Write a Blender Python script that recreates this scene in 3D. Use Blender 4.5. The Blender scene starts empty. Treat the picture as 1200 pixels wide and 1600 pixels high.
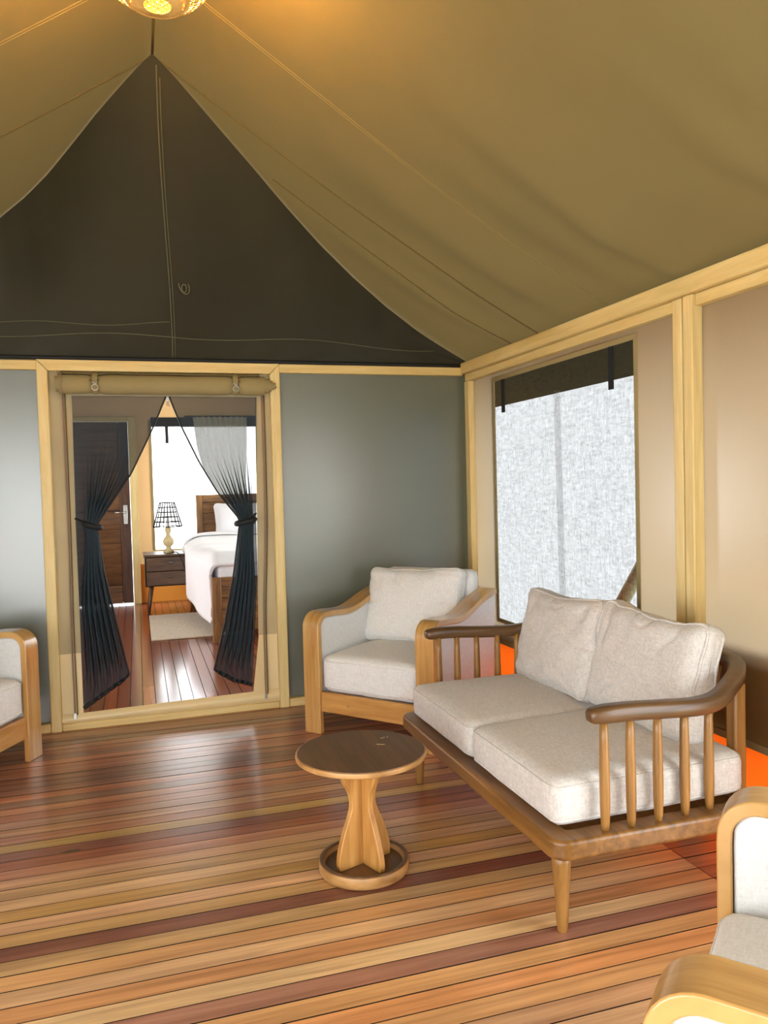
import bpy, bmesh, math, random
from mathutils import Vector, Matrix, noise as mnoise
random.seed(7)
PI = math.pi
scene = bpy.context.scene
COL = scene.collection

# ---------------------------------------------------------------- camera
YAW, PITCH, ROLL = math.radians(17.297), math.radians(2.061), math.radians(1.526)
fw = Vector((math.sin(YAW)*math.cos(PITCH), math.cos(YAW)*math.cos(PITCH), -math.sin(PITCH)))
rt = Vector((math.cos(YAW), -math.sin(YAW), 0)); dn = fw.cross(rt)
r2 = rt*math.cos(ROLL) + dn*math.sin(ROLL); d2 = -rt*math.sin(ROLL) + dn*math.cos(ROLL)
cam = bpy.data.cameras.new('camera'); camo = bpy.data.objects.new('camera', cam); COL.objects.link(camo)
up = -d2; bk = -fw
camo.matrix_world = Matrix(((r2.x, up.x, bk.x, 0), (r2.y, up.y, bk.y, 0), (r2.z, up.z, bk.z, 1.42), (0, 0, 0, 1)))
cam.sensor_fit = 'VERTICAL'; cam.sensor_height = 36.0; cam.lens = 1233.25/1600*36.0
cam.clip_start = 0.02; cam.clip_end = 500
scene.camera = camo

# ---------------------------------------------------------------- world, light, exposure
w = bpy.data.worlds.new('overcast_sky'); scene.world = w; w.use_nodes = True
bg = w.node_tree.nodes['Background']; bg.inputs[0].default_value = (0.92, 0.96, 0.98, 1); bg.inputs[1].default_value = 1.0
sun = bpy.data.lights.new('sun', 'SUN'); sun.energy = 1.6; sun.angle = math.radians(25); sun.color = (1.0, 0.97, 0.92)
suno = bpy.data.objects.new('sun', sun); COL.objects.link(suno); suno.rotation_euler = (math.radians(-12), math.radians(15), 0)
vs = scene.view_settings
vs.view_transform = 'Standard'; vs.look = 'None'; vs.gamma = 1.0; vs.use_curve_mapping = False
vs.exposure = 3.0

# ---------------------------------------------------------------- helpers
class MB:
    def __init__(s): s.v = []; s.f = []
    def add(s, vs_, fs_):
        n = len(s.v); s.v += [tuple(p) for p in vs_]; s.f += [tuple(i+n for i in f) for f in fs_]; return s
    def box(s, x0, x1, y0, y1, z0, z1):
        return s.add([(x0,y0,z0),(x1,y0,z0),(x1,y1,z0),(x0,y1,z0),(x0,y0,z1),(x1,y0,z1),(x1,y1,z1),(x0,y1,z1)],
                     [(3,2,1,0),(4,5,6,7),(0,1,5,4),(1,2,6,5),(2,3,7,6),(3,0,4,7)])
    def tube(s, pts, r, n=10, closed=False, flat=None):
        pts = [Vector(p) for p in pts]; m = len(pts); rs = r if isinstance(r, (list, tuple)) else [r]*m
        vv = []; prev = None
        for i, p in enumerate(pts):
            a = pts[(i-1) % m] if (closed or i) else pts[0]; b = pts[(i+1) % m] if (closed or i < m-1) else pts[-1]
            t = (b-a).normalized()
            if prev is None:
                ref = Vector((0,0,1)) if abs(t.z) < .9 else Vector((1,0,0)); nx = t.cross(ref).normalized()
            else:
                nx = (prev - t*prev.dot(t)); nx = nx.normalized() if nx.length > 1e-6 else t.orthogonal().normalized()
            prev = nx; ny = t.cross(nx)
            for k in range(n):
                a_ = 2*PI*k/n
                vv.append(p + nx*math.cos(a_)*rs[i] + ny*math.sin(a_)*rs[i]*(flat or 1))
        ff = []
        for i in range(m if closed else m-1):
            j = (i+1) % m
            for k in range(n): ff.append((i*n+k, i*n+(k+1) % n, j*n+(k+1) % n, j*n+k))
        if not closed: ff += [tuple(range(n-1, -1, -1)), tuple((m-1)*n+k for k in range(n))]
        return s.add(vv, ff)
    def lathe(s, prof, n=32, c=(0,0,0)):
        vv = []; m = len(prof)
        for (r, z) in prof:
            for k in range(n):
                a = 2*PI*k/n; vv.append((c[0]+r*math.cos(a), c[1]+r*math.sin(a), c[2]+z))
        ff = []
        for i in range(m-1):
            for k in range(n): ff.append((i*n+k, i*n+(k+1) % n, (i+1)*n+(k+1) % n, (i+1)*n+k))
        ff += [tuple(range(n-1, -1, -1)), tuple((m-1)*n+k for k in range(n))]
        return s.add(vv, ff)
    def prism(s, poly, axis, a, b):
        # poly: 2-D points, extruded along axis between a and b
        def P(p, t): return {'x': (t, p[0], p[1]), 'y': (p[0], t, p[1]), 'z': (p[0], p[1], t)}[axis]
        n = len(poly); vv = [P(p, a) for p in poly] + [P(p, b) for p in poly]
        ff = [tuple(range(n-1, -1, -1)), tuple(range(n, 2*n))] + [(i, (i+1) % n, n+(i+1) % n, n+i) for i in range(n)]
        return s.add(vv, ff)
    def grid(s, fn, nu, nv):
        vv = [fn(i/nu, j/nv) for j in range(nv+1) for i in range(nu+1)]
        ff = [(j*(nu+1)+i, j*(nu+1)+i+1, (j+1)*(nu+1)+i+1, (j+1)*(nu+1)+i) for j in range(nv) for i in range(nu)]
        return s.add(vv, ff)
    def mesh(s, name, mat, smooth=False):
        me = bpy.data.meshes.new(name); me.from_pydata([tuple(p) for p in s.v], [], s.f); me.validate()
        bm = bmesh.new(); bm.from_mesh(me); bmesh.ops.recalc_face_normals(bm, faces=bm.faces); bm.to_mesh(me); bm.free()
        if smooth:
            for p in me.polygons: p.use_smooth = True
        if mat: me.materials.append(mat)
        return me
    def build(s, name, mat, parent=None, smooth=False, bevel=0, seg=2, loc=None):
        o = bpy.data.objects.new(name, s.mesh(name, mat, smooth)); COL.objects.link(o)
        if parent: o.parent = parent
        if loc: o.location = loc
        if bevel:
            b = o.modifiers.new('bevel', 'BEVEL'); b.width = bevel; b.segments = seg; b.limit_method = 'ANGLE'
            b.angle_limit = math.radians(40); b.harden_normals = False
            for p in o.data.polygons: p.use_smooth = True
            try: o.data.set_sharp_from_angle(angle=math.radians(50))
            except Exception: pass
        return o

def bx(*a): return MB().box(*a)
def tag(o, label=None, cat=None, group=None, kind=None):
    if label: o['label'] = label
    if cat: o['category'] = cat
    if group: o['group'] = group
    if kind: o['kind'] = kind
    return o
def empty(name, loc=(0,0,0), rz=0, parent=None):
    o = bpy.data.objects.new(name, None); COL.objects.link(o); o.location = loc; o.rotation_euler = (0,0,rz); o.empty_display_size = .1
    if parent: o.parent = parent
    return o
def copy_tree(o, parent=None):
    c = o.copy(); COL.objects.link(c); c.parent = parent
    for ch in list(o.children): copy_tree(ch, c)
    return c
def smooth_path(pts, n=6, closed=False):
    # Catmull-Rom
    P = [Vector(p) for p in pts]; out = []; m = len(P)
    for i in range(m if closed else m-1):
        if closed: a, b, c, d = P[(i-1) % m], P[i], P[(i+1) % m], P[(i+2) % m]
        else: a, b, c, d = P[max(i-1,0)], P[i], P[i+1], P[min(i+2,m-1)]
        for k in range(n):
            t = k/n
            out.append(.5*((2*b) + (c-a)*t + (2*a-5*b+4*c-d)*t*t + (3*b-a-3*c+d)*t**3))
    if not closed: out.append(P[-1])
    return out
def interp(tab, x):
    if x <= tab[0][0]: return tab[0][1:] if len(tab[0]) > 2 else tab[0][1]
    for a, b in zip(tab, tab[1:]):
        if x <= b[0]:
            t = (x-a[0])/(b[0]-a[0])
            if len(a) > 2: return tuple(p+(q-p)*t for p, q in zip(a[1:], b[1:]))
            return a[1]+(b[1]-a[1])*t
    return tab[-1][1:] if len(tab[-1]) > 2 else tab[-1][1]
def sm(t): t = max(0, min(1, t)); return t*t*(3-2*t)

# ---------------------------------------------------------------- materials
def srgb(r, g, b):
    f = lambda c: (c/255/12.92) if c/255 <= .04045 else ((c/255+.055)/1.055)**2.4
    return (f(r), f(g), f(b), 1)
def newmat(name):
    m = bpy.data.materials.new(name); m.use_nodes = True; nt = m.node_tree
    return m, nt, nt.nodes, nt.links, nt.nodes['Principled BSDF']
def N(ns, t, **kw):
    n = ns.new(t)
    for k, v in kw.items(): setattr(n, k, v)
    return n
def wood(name, c1, c2, scale=(4, 40, 40), rough=.38, bump=.15, obj_color=False, knots=False, coat=0.0, contrast=1.0):
    m, nt, ns, ln, b = newmat(name)
    tc = N(ns, 'ShaderNodeTexCoord'); oi = N(ns, 'ShaderNodeObjectInfo'); mp = N(ns, 'ShaderNodeMapping')
    mp.inputs['Scale'].default_value = scale; ln.new(tc.outputs['Object'], mp.inputs['Vector'])
    mul = N(ns, 'ShaderNodeMath', operation='MULTIPLY'); mul.inputs[1].default_value = 37.0; ln.new(oi.outputs['Random'], mul.inputs[0])
    n1 = N(ns, 'ShaderNodeTexNoise', noise_dimensions='4D'); n1.inputs['Scale'].default_value = 1.0; n1.inputs['Detail'].default_value = 6; n1.inputs['Roughness'].default_value = .62; n1.inputs['Distortion'].default_value = .6
    ln.new(mp.outputs[0], n1.inputs['Vector']); ln.new(mul.outputs[0], n1.inputs['W'])
    cr = N(ns, 'ShaderNodeValToRGB'); cr.color_ramp.elements[0].position = .32; cr.color_ramp.elements[1].position = .68
    ln.new(n1.outputs['Fac'], cr.inputs[0])
    cr.color_ramp.elements[0].color = c2; cr.color_ramp.elements[1].color = c1
    out = cr.outputs[0]
    if obj_color:
        cr.color_ramp.elements[0].color = (.64, .59, .56, 1); cr.color_ramp.elements[1].color = (1.14, 1.14, 1.14, 1)
        # slow tint drift along the board
        mp2 = N(ns, 'ShaderNodeMapping'); mp2.inputs['Scale'].default_value = tuple(s*.16 for s in scale); ln.new(tc.outputs['Object'], mp2.inputs['Vector'])
        n2 = N(ns, 'ShaderNodeTexNoise', noise_dimensions='4D'); n2.inputs['Scale'].default_value = 1.6; n2.inputs['Detail'].default_value = 3; n2.inputs['Distortion'].default_value = 1.0
        ln.new(mp2.outputs[0], n2.inputs['Vector']); ln.new(mul.outputs[0], n2.inputs['W'])
        cr2 = N(ns, 'ShaderNodeValToRGB'); cr2.color_ramp.elements[0].position = .3; cr2.color_ramp.elements[1].position = .7
        cr2.color_ramp.elements[0].color = (.80, .74, .74, 1); cr2.color_ramp.elements[1].color = (1.15, 1.12, 1.05, 1)
        ln.new(n2.outputs['Fac'], cr2.inputs[0])
        mx = N(ns, 'ShaderNodeMixRGB', blend_type='MULTIPLY'); mx.inputs[0].default_value = 1
        ln.new(oi.outputs['Color'], mx.inputs[1]); ln.new(cr.outputs[0], mx.inputs[2])
        mx2 = N(ns, 'ShaderNodeMixRGB', blend_type='MULTIPLY'); mx2.inputs[0].default_value = 1
        ln.new(mx.outputs[0], mx2.inputs[1]); ln.new(cr2.outputs[0], mx2.inputs[2]); out = mx2.outputs[0]
    if knots:
        mp3 = N(ns, 'ShaderNodeMapping'); mp3.inputs['Scale'].default_value = tuple(2.6 if s == min(scale) else 6.0 for s in scale); ln.new(tc.outputs['Object'], mp3.inputs['Vector'])
        vo = N(ns, 'ShaderNodeTexVoronoi', voronoi_dimensions='4D'); vo.inputs['Scale'].default_value = 1.0; vo.inputs['Randomness'].default_value = 1.0
        ln.new(mp3.outputs[0], vo.inputs['Vector']); ln.new(mul.outputs[0], vo.inputs['W'])
        kr = N(ns, 'ShaderNodeValToRGB'); kr.color_ramp.elements[0].position = .04; kr.color_ramp.elements[1].position = .13
        kr.color_ramp.elements[0].color = (.08, .05, .04, 1); kr.color_ramp.elements[1].color = (1, 1, 1, 1); ln.new(vo.outputs['Distance'], kr.inputs[0])
        mk = N(ns, 'ShaderNodeMixRGB', blend_type='MULTIPLY'); mk.inputs[0].default_value = 1
        ln.new(out, mk.inputs[1]); ln.new(kr.outputs[0], mk.inputs[2]); out = mk.outputs[0]
    ln.new(out, b.inputs['Base Color'])
    b.inputs['Roughness'].default_value = rough; b.inputs['Coat Weight'].default_value = coat; b.inputs['Coat Roughness'].default_value = .15
    b.inputs['Specular IOR Level'].default_value = .95 if obj_color else .5
    bp = N(ns, 'ShaderNodeBump'); bp.inputs['Strength'].default_value = bump; bp.inputs['Distance'].default_value = .004
    ln.new(n1.outputs['Fac'], bp.inputs['Height']); ln.new(bp.outputs[0], b.inputs['Normal'])
    return m
def fabric(name, c, var=.1, rough=.9, bump=.35, scale=260, sheen=.2):
    m, nt, ns, ln, b = newmat(name)
    tc = N(ns, 'ShaderNodeTexCoord'); outs = []
    for sc in ((scale, scale*.12, scale*.5), (scale*.12, scale, scale*.5), (scale*.5, scale*.5, scale*.14)):
        mp = N(ns, 'ShaderNodeMapping'); mp.inputs['Scale'].default_value = sc; ln.new(tc.outputs['Object'], mp.inputs['Vector'])
        n1 = N(ns, 'ShaderNodeTexNoise'); n1.inputs['Scale'].default_value = 1; n1.inputs['Detail'].default_value = 2; ln.new(mp.outputs[0], n1.inputs['Vector']); outs.append(n1.outputs['Fac'])
    a = N(ns, 'ShaderNodeMath', operation='ADD'); ln.new(outs[0], a.inputs[0]); ln.new(outs[1], a.inputs[1])
    a2 = N(ns, 'ShaderNodeMath', operation='ADD'); ln.new(a.outputs[0], a2.inputs[0]); ln.new(outs[2], a2.inputs[1])
    mr = N(ns, 'ShaderNodeMapRange'); mr.inputs[1].default_value = 1.1; mr.inputs[2].default_value = 1.9; mr.inputs[3].default_value = 1-var; mr.inputs[4].default_value = 1+var
    ln.new(a2.outputs[0], mr.inputs[0])
    mx = N(ns, 'ShaderNodeMixRGB', blend_type='MULTIPLY'); mx.inputs[0].default_value = 1; mx.inputs[1].default_value = c
    ln.new(mr.outputs[0], mx.inputs[2]); ln.new(mx.outputs[0], b.inputs['Base Color'])
    b.inputs['Roughness'].default_value = rough; b.inputs['Sheen Weight'].default_value = sheen; b.inputs['Specular IOR Level'].default_value = .2
    bp = N(ns, 'ShaderNodeBump'); bp.inputs['Strength'].default_value = bump; bp.inputs['Distance'].default_value = .002
    ln.new(a2.outputs[0], bp.inputs['Height']); ln.new(bp.outputs[0], b.inputs['Normal'])
    return m
def canvas(name, c, trans=None, tfac=.0, rough=.45, spec=.5, mottle=.12, bump=.12):
    m, nt, ns, ln, b = newmat(name)
    tc = N(ns, 'ShaderNodeTexCoord')
    n1 = N(ns, 'ShaderNodeTexNoise'); n1.inputs['Scale'].default_value = 1.7; n1.inputs['Detail'].default_value = 5; ln.new(tc.outputs['Object'], n1.inputs['Vector'])
    n2 = N(ns, 'ShaderNodeTexNoise'); n2.inputs['Scale'].default_value = 240; n2.inputs['Detail'].default_value = 2; ln.new(tc.outputs['Object'], n2.inputs['Vector'])
    mr = N(ns, 'ShaderNodeMapRange'); mr.inputs[1].default_value = .3; mr.inputs[2].default_value = .7; mr.inputs[3].default_value = 1-mottle; mr.inputs[4].default_value = 1+mottle
    ln.new(n1.outputs['Fac'], mr.inputs[0])
    mx = N(ns, 'ShaderNodeMixRGB', blend_type='MULTIPLY'); mx.inputs[0].default_value = 1; mx.inputs[1].default_value = c; ln.new(mr.outputs[0], mx.inputs[2])
    ln.new(mx.outputs[0], b.inputs['Base Color']); b.inputs['Roughness'].default_value = rough; b.inputs['Specular IOR Level'].default_value = spec
    bp = N(ns, 'ShaderNodeBump'); bp.inputs['Strength'].default_value = bump; bp.inputs['Distance'].default_value = .002
    ln.new(n2.outputs['Fac'], bp.inputs['Height']); ln.new(bp.outputs[0], b.inputs['Normal'])
    if trans:
        t = N(ns, 'ShaderNodeBsdfTranslucent'); t.inputs[0].default_value = trans
        ms = N(ns, 'ShaderNodeMixShader'); ms.inputs[0].default_value = tfac
        ln.new(b.outputs[0], ms.inputs[1]); ln.new(t.outputs[0], ms.inputs[2])
        ln.new(ms.outputs[0], ns['Material Output'].inputs[0])
    return m
def netting(name, c, fac, crinkle=0.0, rough=.8):
    # insect mesh: threads (diffuse) with open holes (transparent), creased
    m, nt, ns, ln, b = newmat(name)
    b.inputs['Base Color'].default_value = c; b.inputs['Roughness'].default_value = rough; b.inputs['Specular IOR Level'].default_value = .25
    tr = N(ns, 'ShaderNodeBsdfTransparent'); ms = N(ns, 'ShaderNodeMixShader')
    ln.new(tr.outputs[0], ms.inputs[1]); ln.new(b.outputs[0], ms.inputs[2]); ln.new(ms.outputs[0], ns['Material Output'].inputs[0])
    if crinkle:
        tc = N(ns, 'ShaderNodeTexCoord'); outs = []
        for sc, d, dist in (((1, 95, 13), 3, .9), ((1, 16, 70), 3, .8), ((1, 120, 60), 2, .8)):
            mp = N(ns, 'ShaderNodeMapping'); mp.inputs['Scale'].default_value = sc; ln.new(tc.outputs['Object'], mp.inputs['Vector'])
            n1 = N(ns, 'ShaderNodeTexNoise'); n1.inputs['Scale'].default_value = 1; n1.inputs['Detail'].default_value = d; n1.inputs['Distortion'].default_value = dist
            ln.new(mp.outputs[0], n1.inputs['Vector']); outs.append(n1.outputs['Fac'])
        a = N(ns, 'ShaderNodeMath', operation='ADD'); ln.new(outs[0], a.inputs[0]); ln.new(outs[1], a.inputs[1])
        a2 = N(ns, 'ShaderNodeMath', operation='ADD'); ln.new(a.outputs[0], a2.inputs[0]); ln.new(outs[2], a2.inputs[1])
        mr = N(ns, 'ShaderNodeMapRange'); mr.inputs[1].default_value = 1.15; mr.inputs[2].default_value = 1.85
        mr.inputs[3].default_value = min(1, fac+crinkle); mr.inputs[4].default_value = fac-crinkle; ln.new(a2.outputs[0], mr.inputs[0])
        ln.new(mr.outputs[0], ms.inputs[0])
    else:
        ms.inputs[0].default_value = fac
    return m
def plain(name, c, rough=.5, metal=0, spec=.5):
    m, nt, ns, ln, b = newmat(name)
    tc = N(ns, 'ShaderNodeTexCoord'); n1 = N(ns, 'ShaderNodeTexNoise'); n1.inputs['Scale'].default_value = 14; n1.inputs['Detail'].default_value = 3; ln.new(tc.outputs['Object'], n1.inputs['Vector'])
    mr = N(ns, 'ShaderNodeMapRange'); mr.inputs[3].default_value = .92; mr.inputs[4].default_value = 1.08; ln.new(n1.outputs['Fac'], mr.inputs[0])
    mx = N(ns, 'ShaderNodeMixRGB', blend_type='MULTIPLY'); mx.inputs[0].default_value = 1; mx.inputs[1].default_value = c; ln.new(mr.outputs[0], mx.inputs[2]); ln.new(mx.outputs[0], b.inputs['Base Color'])
    b.inputs['Roughness'].default_value = rough; b.inputs['Metallic'].default_value = metal; b.inputs['Specular IOR Level'].default_value = spec
    return m

M = {}
M['plank'] = wood('deck_plank', None or (1,1,1,1), (1,1,1,1), scale=(1.6, 34, 34), rough=.27, bump=.12, obj_color=True, knots=True)
M['plank_y'] = wood('bedroom_plank', (1,1,1,1), (1,1,1,1), scale=(34, 1.6, 34), rough=.16, bump=.04, obj_color=True)
M['pine_x'] = wood('pine_x', srgb(226,203,140), srgb(204,174,106), scale=(2, 26, 26), rough=.5, bump=.1)
M['pine_y'] = wood('pine_y', srgb(226,203,140), srgb(204,174,106), scale=(26, 2, 26), rough=.5, bump=.1)
M['pine_z'] = wood('pine_z', srgb(230,208,148), srgb(208,180,114), scale=(26, 26, 2), rough=.5, bump=.1)
M['teak_strip'] = wood('teak_strip', srgb(212,168,102), srgb(170,122,62), scale=(38, 2.2, 2.2), rough=.3, bump=.06, coat=.7)
M['teak_x'] = wood('teak_x', srgb(214,164,96), srgb(180,126,62), scale=(2.4, 30, 22), rough=.35, bump=.06)
M['teak_z'] = wood('teak_z', srgb(205,152,84), srgb(160,106,48), scale=(30, 30, 2.2), rough=.35, bump=.06)
M['sofa_y'] = wood('sofa_wood_y', srgb(146,102,50), srgb(96,62,26), scale=(26, 2.2, 26), rough=.33, bump=.05)
M['sofa_z'] = wood('sofa_wood_z', srgb(166,120,60), srgb(108,72,30), scale=(26, 26, 2.2), rough=.35, bump=.05)
M['sofa_rail'] = wood('sofa_wood_rail', srgb(108,77,46), srgb(72,48,26), scale=(3, 3, 40), rough=.33, bump=.05)
M['table_top'] = wood('table_top_wood', srgb(112,80,50), srgb(74,50,28), scale=(22, 2.0, 22), rough=.32, bump=.06)
M['table_edge'] = wood('table_edge_wood', srgb(196,150,92), srgb(140,98,52), scale=(9, 9, 22), rough=.4, bump=.06)
M['table_leg'] = wood('table_leg_wood', srgb(210,160,90), srgb(158,104,44), scale=(22, 22, 2.0), rough=.4, bump=.06)
M['dark_wood'] = wood('dark_door_wood', srgb(92,58,34), srgb(48,28,16), scale=(30, 30, 2.5), rough=.35, bump=.08)
M['dark_wood_x'] = wood('dark_slat_wood', srgb(122,84,48), srgb(64,40,22), scale=(3, 30, 30), rough=.35, bump=.08)
M['walnut_x'] = wood('nightstand_wood', srgb(104,74,48), srgb(62,40,24), scale=(4, 26, 26), rough=.4, bump=.06)
M['bed_wood_x'] = wood('bed_wood_x', srgb(152,108,58), srgb(88,56,26), scale=(3, 24, 24), rough=.4, bump=.08)
M['bed_wood_z'] = wood('bed_wood_z', srgb(160,116,62), srgb(100,66,32), scale=(24, 24, 3), rough=.4, bump=.08)
M['linen'] = fabric('oatmeal_linen', srgb(202,197,191), var=.16)
M['linen_pale'] = fabric('pale_linen', srgb(228,228,225), var=.10)
M['linen_white'] = fabric('white_upholstery', srgb(222,223,222), var=.08)
M['cotton'] = fabric('white_cotton', srgb(232,232,236), var=.03, scale=160, bump=.15)
M['canopy'] = canvas('canopy_canvas', srgb(100,86,52), trans=(.5,.36,.13,1), tfac=.018, rough=.7, spec=.25, mottle=.08)
M['gable'] = canvas('gable_canvas', srgb(48,46,33), rough=.65, spec=.3, mottle=.15)
M['wall_green'] = canvas('wall_canvas_green', srgb(88,94,76), rough=.36, spec=1.0, mottle=.05)
_b = M['wall_green'].node_tree.nodes['Principled BSDF']; _b.inputs['Coat Weight'].default_value = .8; _b.inputs['Coat IOR'].default_value = 1.75; _b.inputs['Coat Roughness'].default_value = .27
M['wall_taupe'] = canvas('wall_canvas_taupe', srgb(122,88,48), trans=(.44,.35,.23,1), tfac=.18, rough=.25, spec=.7, mottle=.05)
M['door_canvas'] = canvas('door_canvas', srgb(178,162,124), rough=.6, spec=.3)
M['pvc'] = canvas('pvc_sheet', srgb(226,204,152), rough=.35, spec=.5, mottle=.06)
M['amber'] = canvas('amber_pvc', srgb(255,176,70), rough=.4, spec=.3, mottle=.04)
M['orange'] = canvas('orange_pvc', srgb(252,108,22), trans=(1,.14,.008,1), tfac=.14, rough=.4, spec=.3, mottle=.04)
M['roll'] = canvas('roll_canvas', srgb(150,134,92), rough=.7, spec=.25)
M['stitch'] = plain('stitch_thread', srgb(150,130,80), .8)
M['stitch_dark'] = plain('stitch_thread_dark', srgb(96,80,44), .8)
M['stitch_grey'] = plain('stitch_thread_grey', srgb(98,95,74), .8)
M['zip'] = plain('zip_tape', srgb(150,120,104), .7)
M['black'] = plain('black_tape', srgb(18,20,22), .7)
M['steel'] = plain('steel', srgb(190,190,186), .3, metal=1)
M['iron'] = plain('dark_iron', srgb(40,36,32), .45, metal=.8)
M['screw'] = plain('screw_head', srgb(60,48,36), .5, metal=.5)
M['net_black'] = netting('black_netting', srgb(44,56,64), .82)
M['net_window'] = netting('window_netting', srgb(20,21,21), .895, crinkle=.03)
M['net_strip'] = netting('pole_strip_netting', srgb(120,126,130), .32)
M['net_light'] = netting('bedroom_netting', srgb(150,150,145), .12)
M['sheer'] = netting('sheer_curtain', srgb(226,220,200), .72)
M['rug'] = fabric('woven_rug', srgb(186,170,146), var=.2, scale=90, bump=.6)
M['straw'] = wood('woven_straw', srgb(226,184,110), srgb(190,140,70), scale=(20,20,20), rough=.6)
M['lampwood'] = wood('pale_turned_wood', srgb(206,188,140), srgb(170,148,100), scale=(16,16,4), rough=.5)
M['joint_shade'] = plain('plank_joint_shade', srgb(46,30,20), .9, spec=.1)  # shade between boards, put into the colour of their sides
M['subfloor'] = plain('dark_subfloor', srgb(30,20,14), .9)
M['ground'] = canvas('grassy_ground', srgb(122,126,84), rough=.95, spec=.1, mottle=.1)
def emis(name, c, s):
    m, nt, ns, ln, b = newmat(name); b.inputs['Base Color'].default_value = c; b.inputs['Emission Color'].default_value = c; b.inputs['Emission Strength'].default_value = s; return m
M['bulb'] = emis('warm_bulb', (1, .6, .16, 1), .9)
M['cream_paint'] = plain('cream_paint', srgb(252,240,200), .5)
M['paint'] = plain('pale_grey_paint', srgb(205,210,214), .5)
M['chip'] = plain('bare_wood_chip', srgb(226,196,150), .6)

# ---------------------------------------------------------------- the setting
XL, XR, YB, YE, YF = -1.914, 2.2, 5.05, 10.40, -1.0
RX, RZ, EZ = .143, 3.503, 2.235
def canopy_s(x): return (x-RX)/(XR-RX) if x >= RX else (RX-x)/(RX-XL)
def canopy_z(x):
    s = canopy_s(x); return RZ+(EZ-RZ)*s-(.035*4*s*(1-s) if s < 1 else 0)

def ground_pt(u, v):
    # hilltop lawn around the tent, falling away on every side
    a = 2*PI*u; k_ = v; ex = 5.2; r_ = k_*3.0
    cx, cy = .14, 4.7
    x_ = cx+math.cos(a)*r_*4.4; y_ = cy+math.sin(a)*r_*8.5
    dx = max(0, abs(x_-cx)-4.0); dy = max(0, abs(y_-cy)-9.0); d_ = math.hypot(dx, dy)
    return (x_, y_, -.6-.75*d_-.03*mnoise.noise(Vector((x_, y_, 0))))
tag(MB().grid(ground_pt, 48, 30).build('ground', M['ground'], smooth=True), kind='structure')

# deck floor: planks running across
fl = tag(bx(XL, XR+.02, YF-.3, YB, -.12, -.03).build('floor', M['subfloor']), kind='structure')
PW = .0792
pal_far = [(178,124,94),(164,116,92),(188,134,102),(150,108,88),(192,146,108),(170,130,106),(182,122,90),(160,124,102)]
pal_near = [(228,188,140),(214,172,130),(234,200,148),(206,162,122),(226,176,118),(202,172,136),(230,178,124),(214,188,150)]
special = {}
j = 0; y = YB-.004
mesh_cache = {}
def plank_mesh(L, wid, axis, mat):
    k = (round(L,3), axis)
    if k not in mesh_cache:
        g = .0023
        b = bx(-L/2, L/2, -wid/2+g, wid/2-g, -.03, 0) if axis == 'x' else bx(-wid/2+g, wid/2-g, -L/2, L/2, -.03, 0)
        me = b.mesh('plank', mat); me.materials.append(M['joint_shade'])
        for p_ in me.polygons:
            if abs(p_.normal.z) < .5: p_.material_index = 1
        mesh_cache[k] = me
    return mesh_cache[k]
rng = random.Random(21)
def plank(x0, x1, yc, col, parent, z=0.0):
    me = plank_mesh(x1-x0, PW, 'x', M['plank'])
    o = bpy.data.objects.new('plank', me); COL.objects.link(o); o.parent = parent
    o.location = ((x0+x1)/2, yc, z+rng.uniform(-.0008, .0008)); o.color = col
JX = 1.888
named = {3.455: (214,176,106), 2.657: (146,92,74), 3.06: (196,160,112), 2.90: (206,164,98), 2.15: (160,116,96), 2.35: (210,156,104), 3.30: (152,90,64), 3.376: (140,84,66), 1.99: (222,160,104), 1.91: (214,166,112), 2.74: (220,178,116), 2.578: (208,172,120)}
k = 0
while y > YF-.28:
    yc = y-PW/2
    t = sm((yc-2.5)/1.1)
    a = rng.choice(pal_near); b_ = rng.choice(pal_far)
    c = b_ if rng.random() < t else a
    for yy, cc in named.items():
        if abs(yc-yy) < PW/2: c = cc
    v = rng.uniform(.92, 1.06); c = tuple(min(255, q*v) for q in c)
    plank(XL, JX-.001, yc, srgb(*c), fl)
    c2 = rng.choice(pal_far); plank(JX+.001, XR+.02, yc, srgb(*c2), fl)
    y -= PW

# bedroom floor: planks running away
fb = tag(bx(XL, XR, YB, YE+.1, -.12, -.002).build('floor', M['subfloor']), kind='structure')
x = XL+.001; PWB = .0825
while x+PWB < XR+.04:
    cut = rng.uniform(5.7, 9.6)
    for (a, b_) in ((YB+.0, cut-.001), (cut+.001, YE)):
        L = round((b_-a)*20)/20.0
        me = plank_mesh(b_-a, PWB, 'y', M['plank_y'])
        o = bpy.data.objects.new('plank', me); COL.objects.link(o); o.parent = fb
        o.location = (x+PWB/2, (a+b_)/2, rng.uniform(-.0008,.0008)); o.color = srgb(*[q*rng.uniform(.92,1.05) for q in rng.choice([(150,84,56),(136,76,52),(160,96,66),(142,88,66)])])
    x += PWB

# ceiling canopy with sag and folds gathered at the eaves
folds = {s: [(rng.uniform(-1, 5.2), rng.uniform(.010, .026), rng.uniform(.05, .11)) for _ in range(20)] for s in (-1, 1)}
folds[1] += [(2.75, .05, .17), (1.9, .045, .17), (1.2, .05, .2), (3.45, .03, .16), (.5, .04, .2), (2.55, .034, .10), (3.02, .03, .10), (2.2, .03, .1), (3.62, .02, .09)]
def canopy_pt(x, yy):
    s = canopy_s(x); z = canopy_z(x); side = 1 if x >= RX else -1
    f = 0
    for (yc, a, wd) in folds[side]:
        d = (yy-yc-.12*(1-s))/(wd*(1+1.6*(1-min(s,1))))
        f += 1.5*a*math.exp(-d*d)*(sm(s*1.05)**1.6)*(1 if s < .80 else max(0, 1-(s-.80)*4.2))
    f += .008*mnoise.noise(Vector((x*1.3, yy*1.1, 2)))*math.sin(min(1, s)*PI)
    return (x, yy, z-f)
mb = MB(); xs = []
nx = 44
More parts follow.
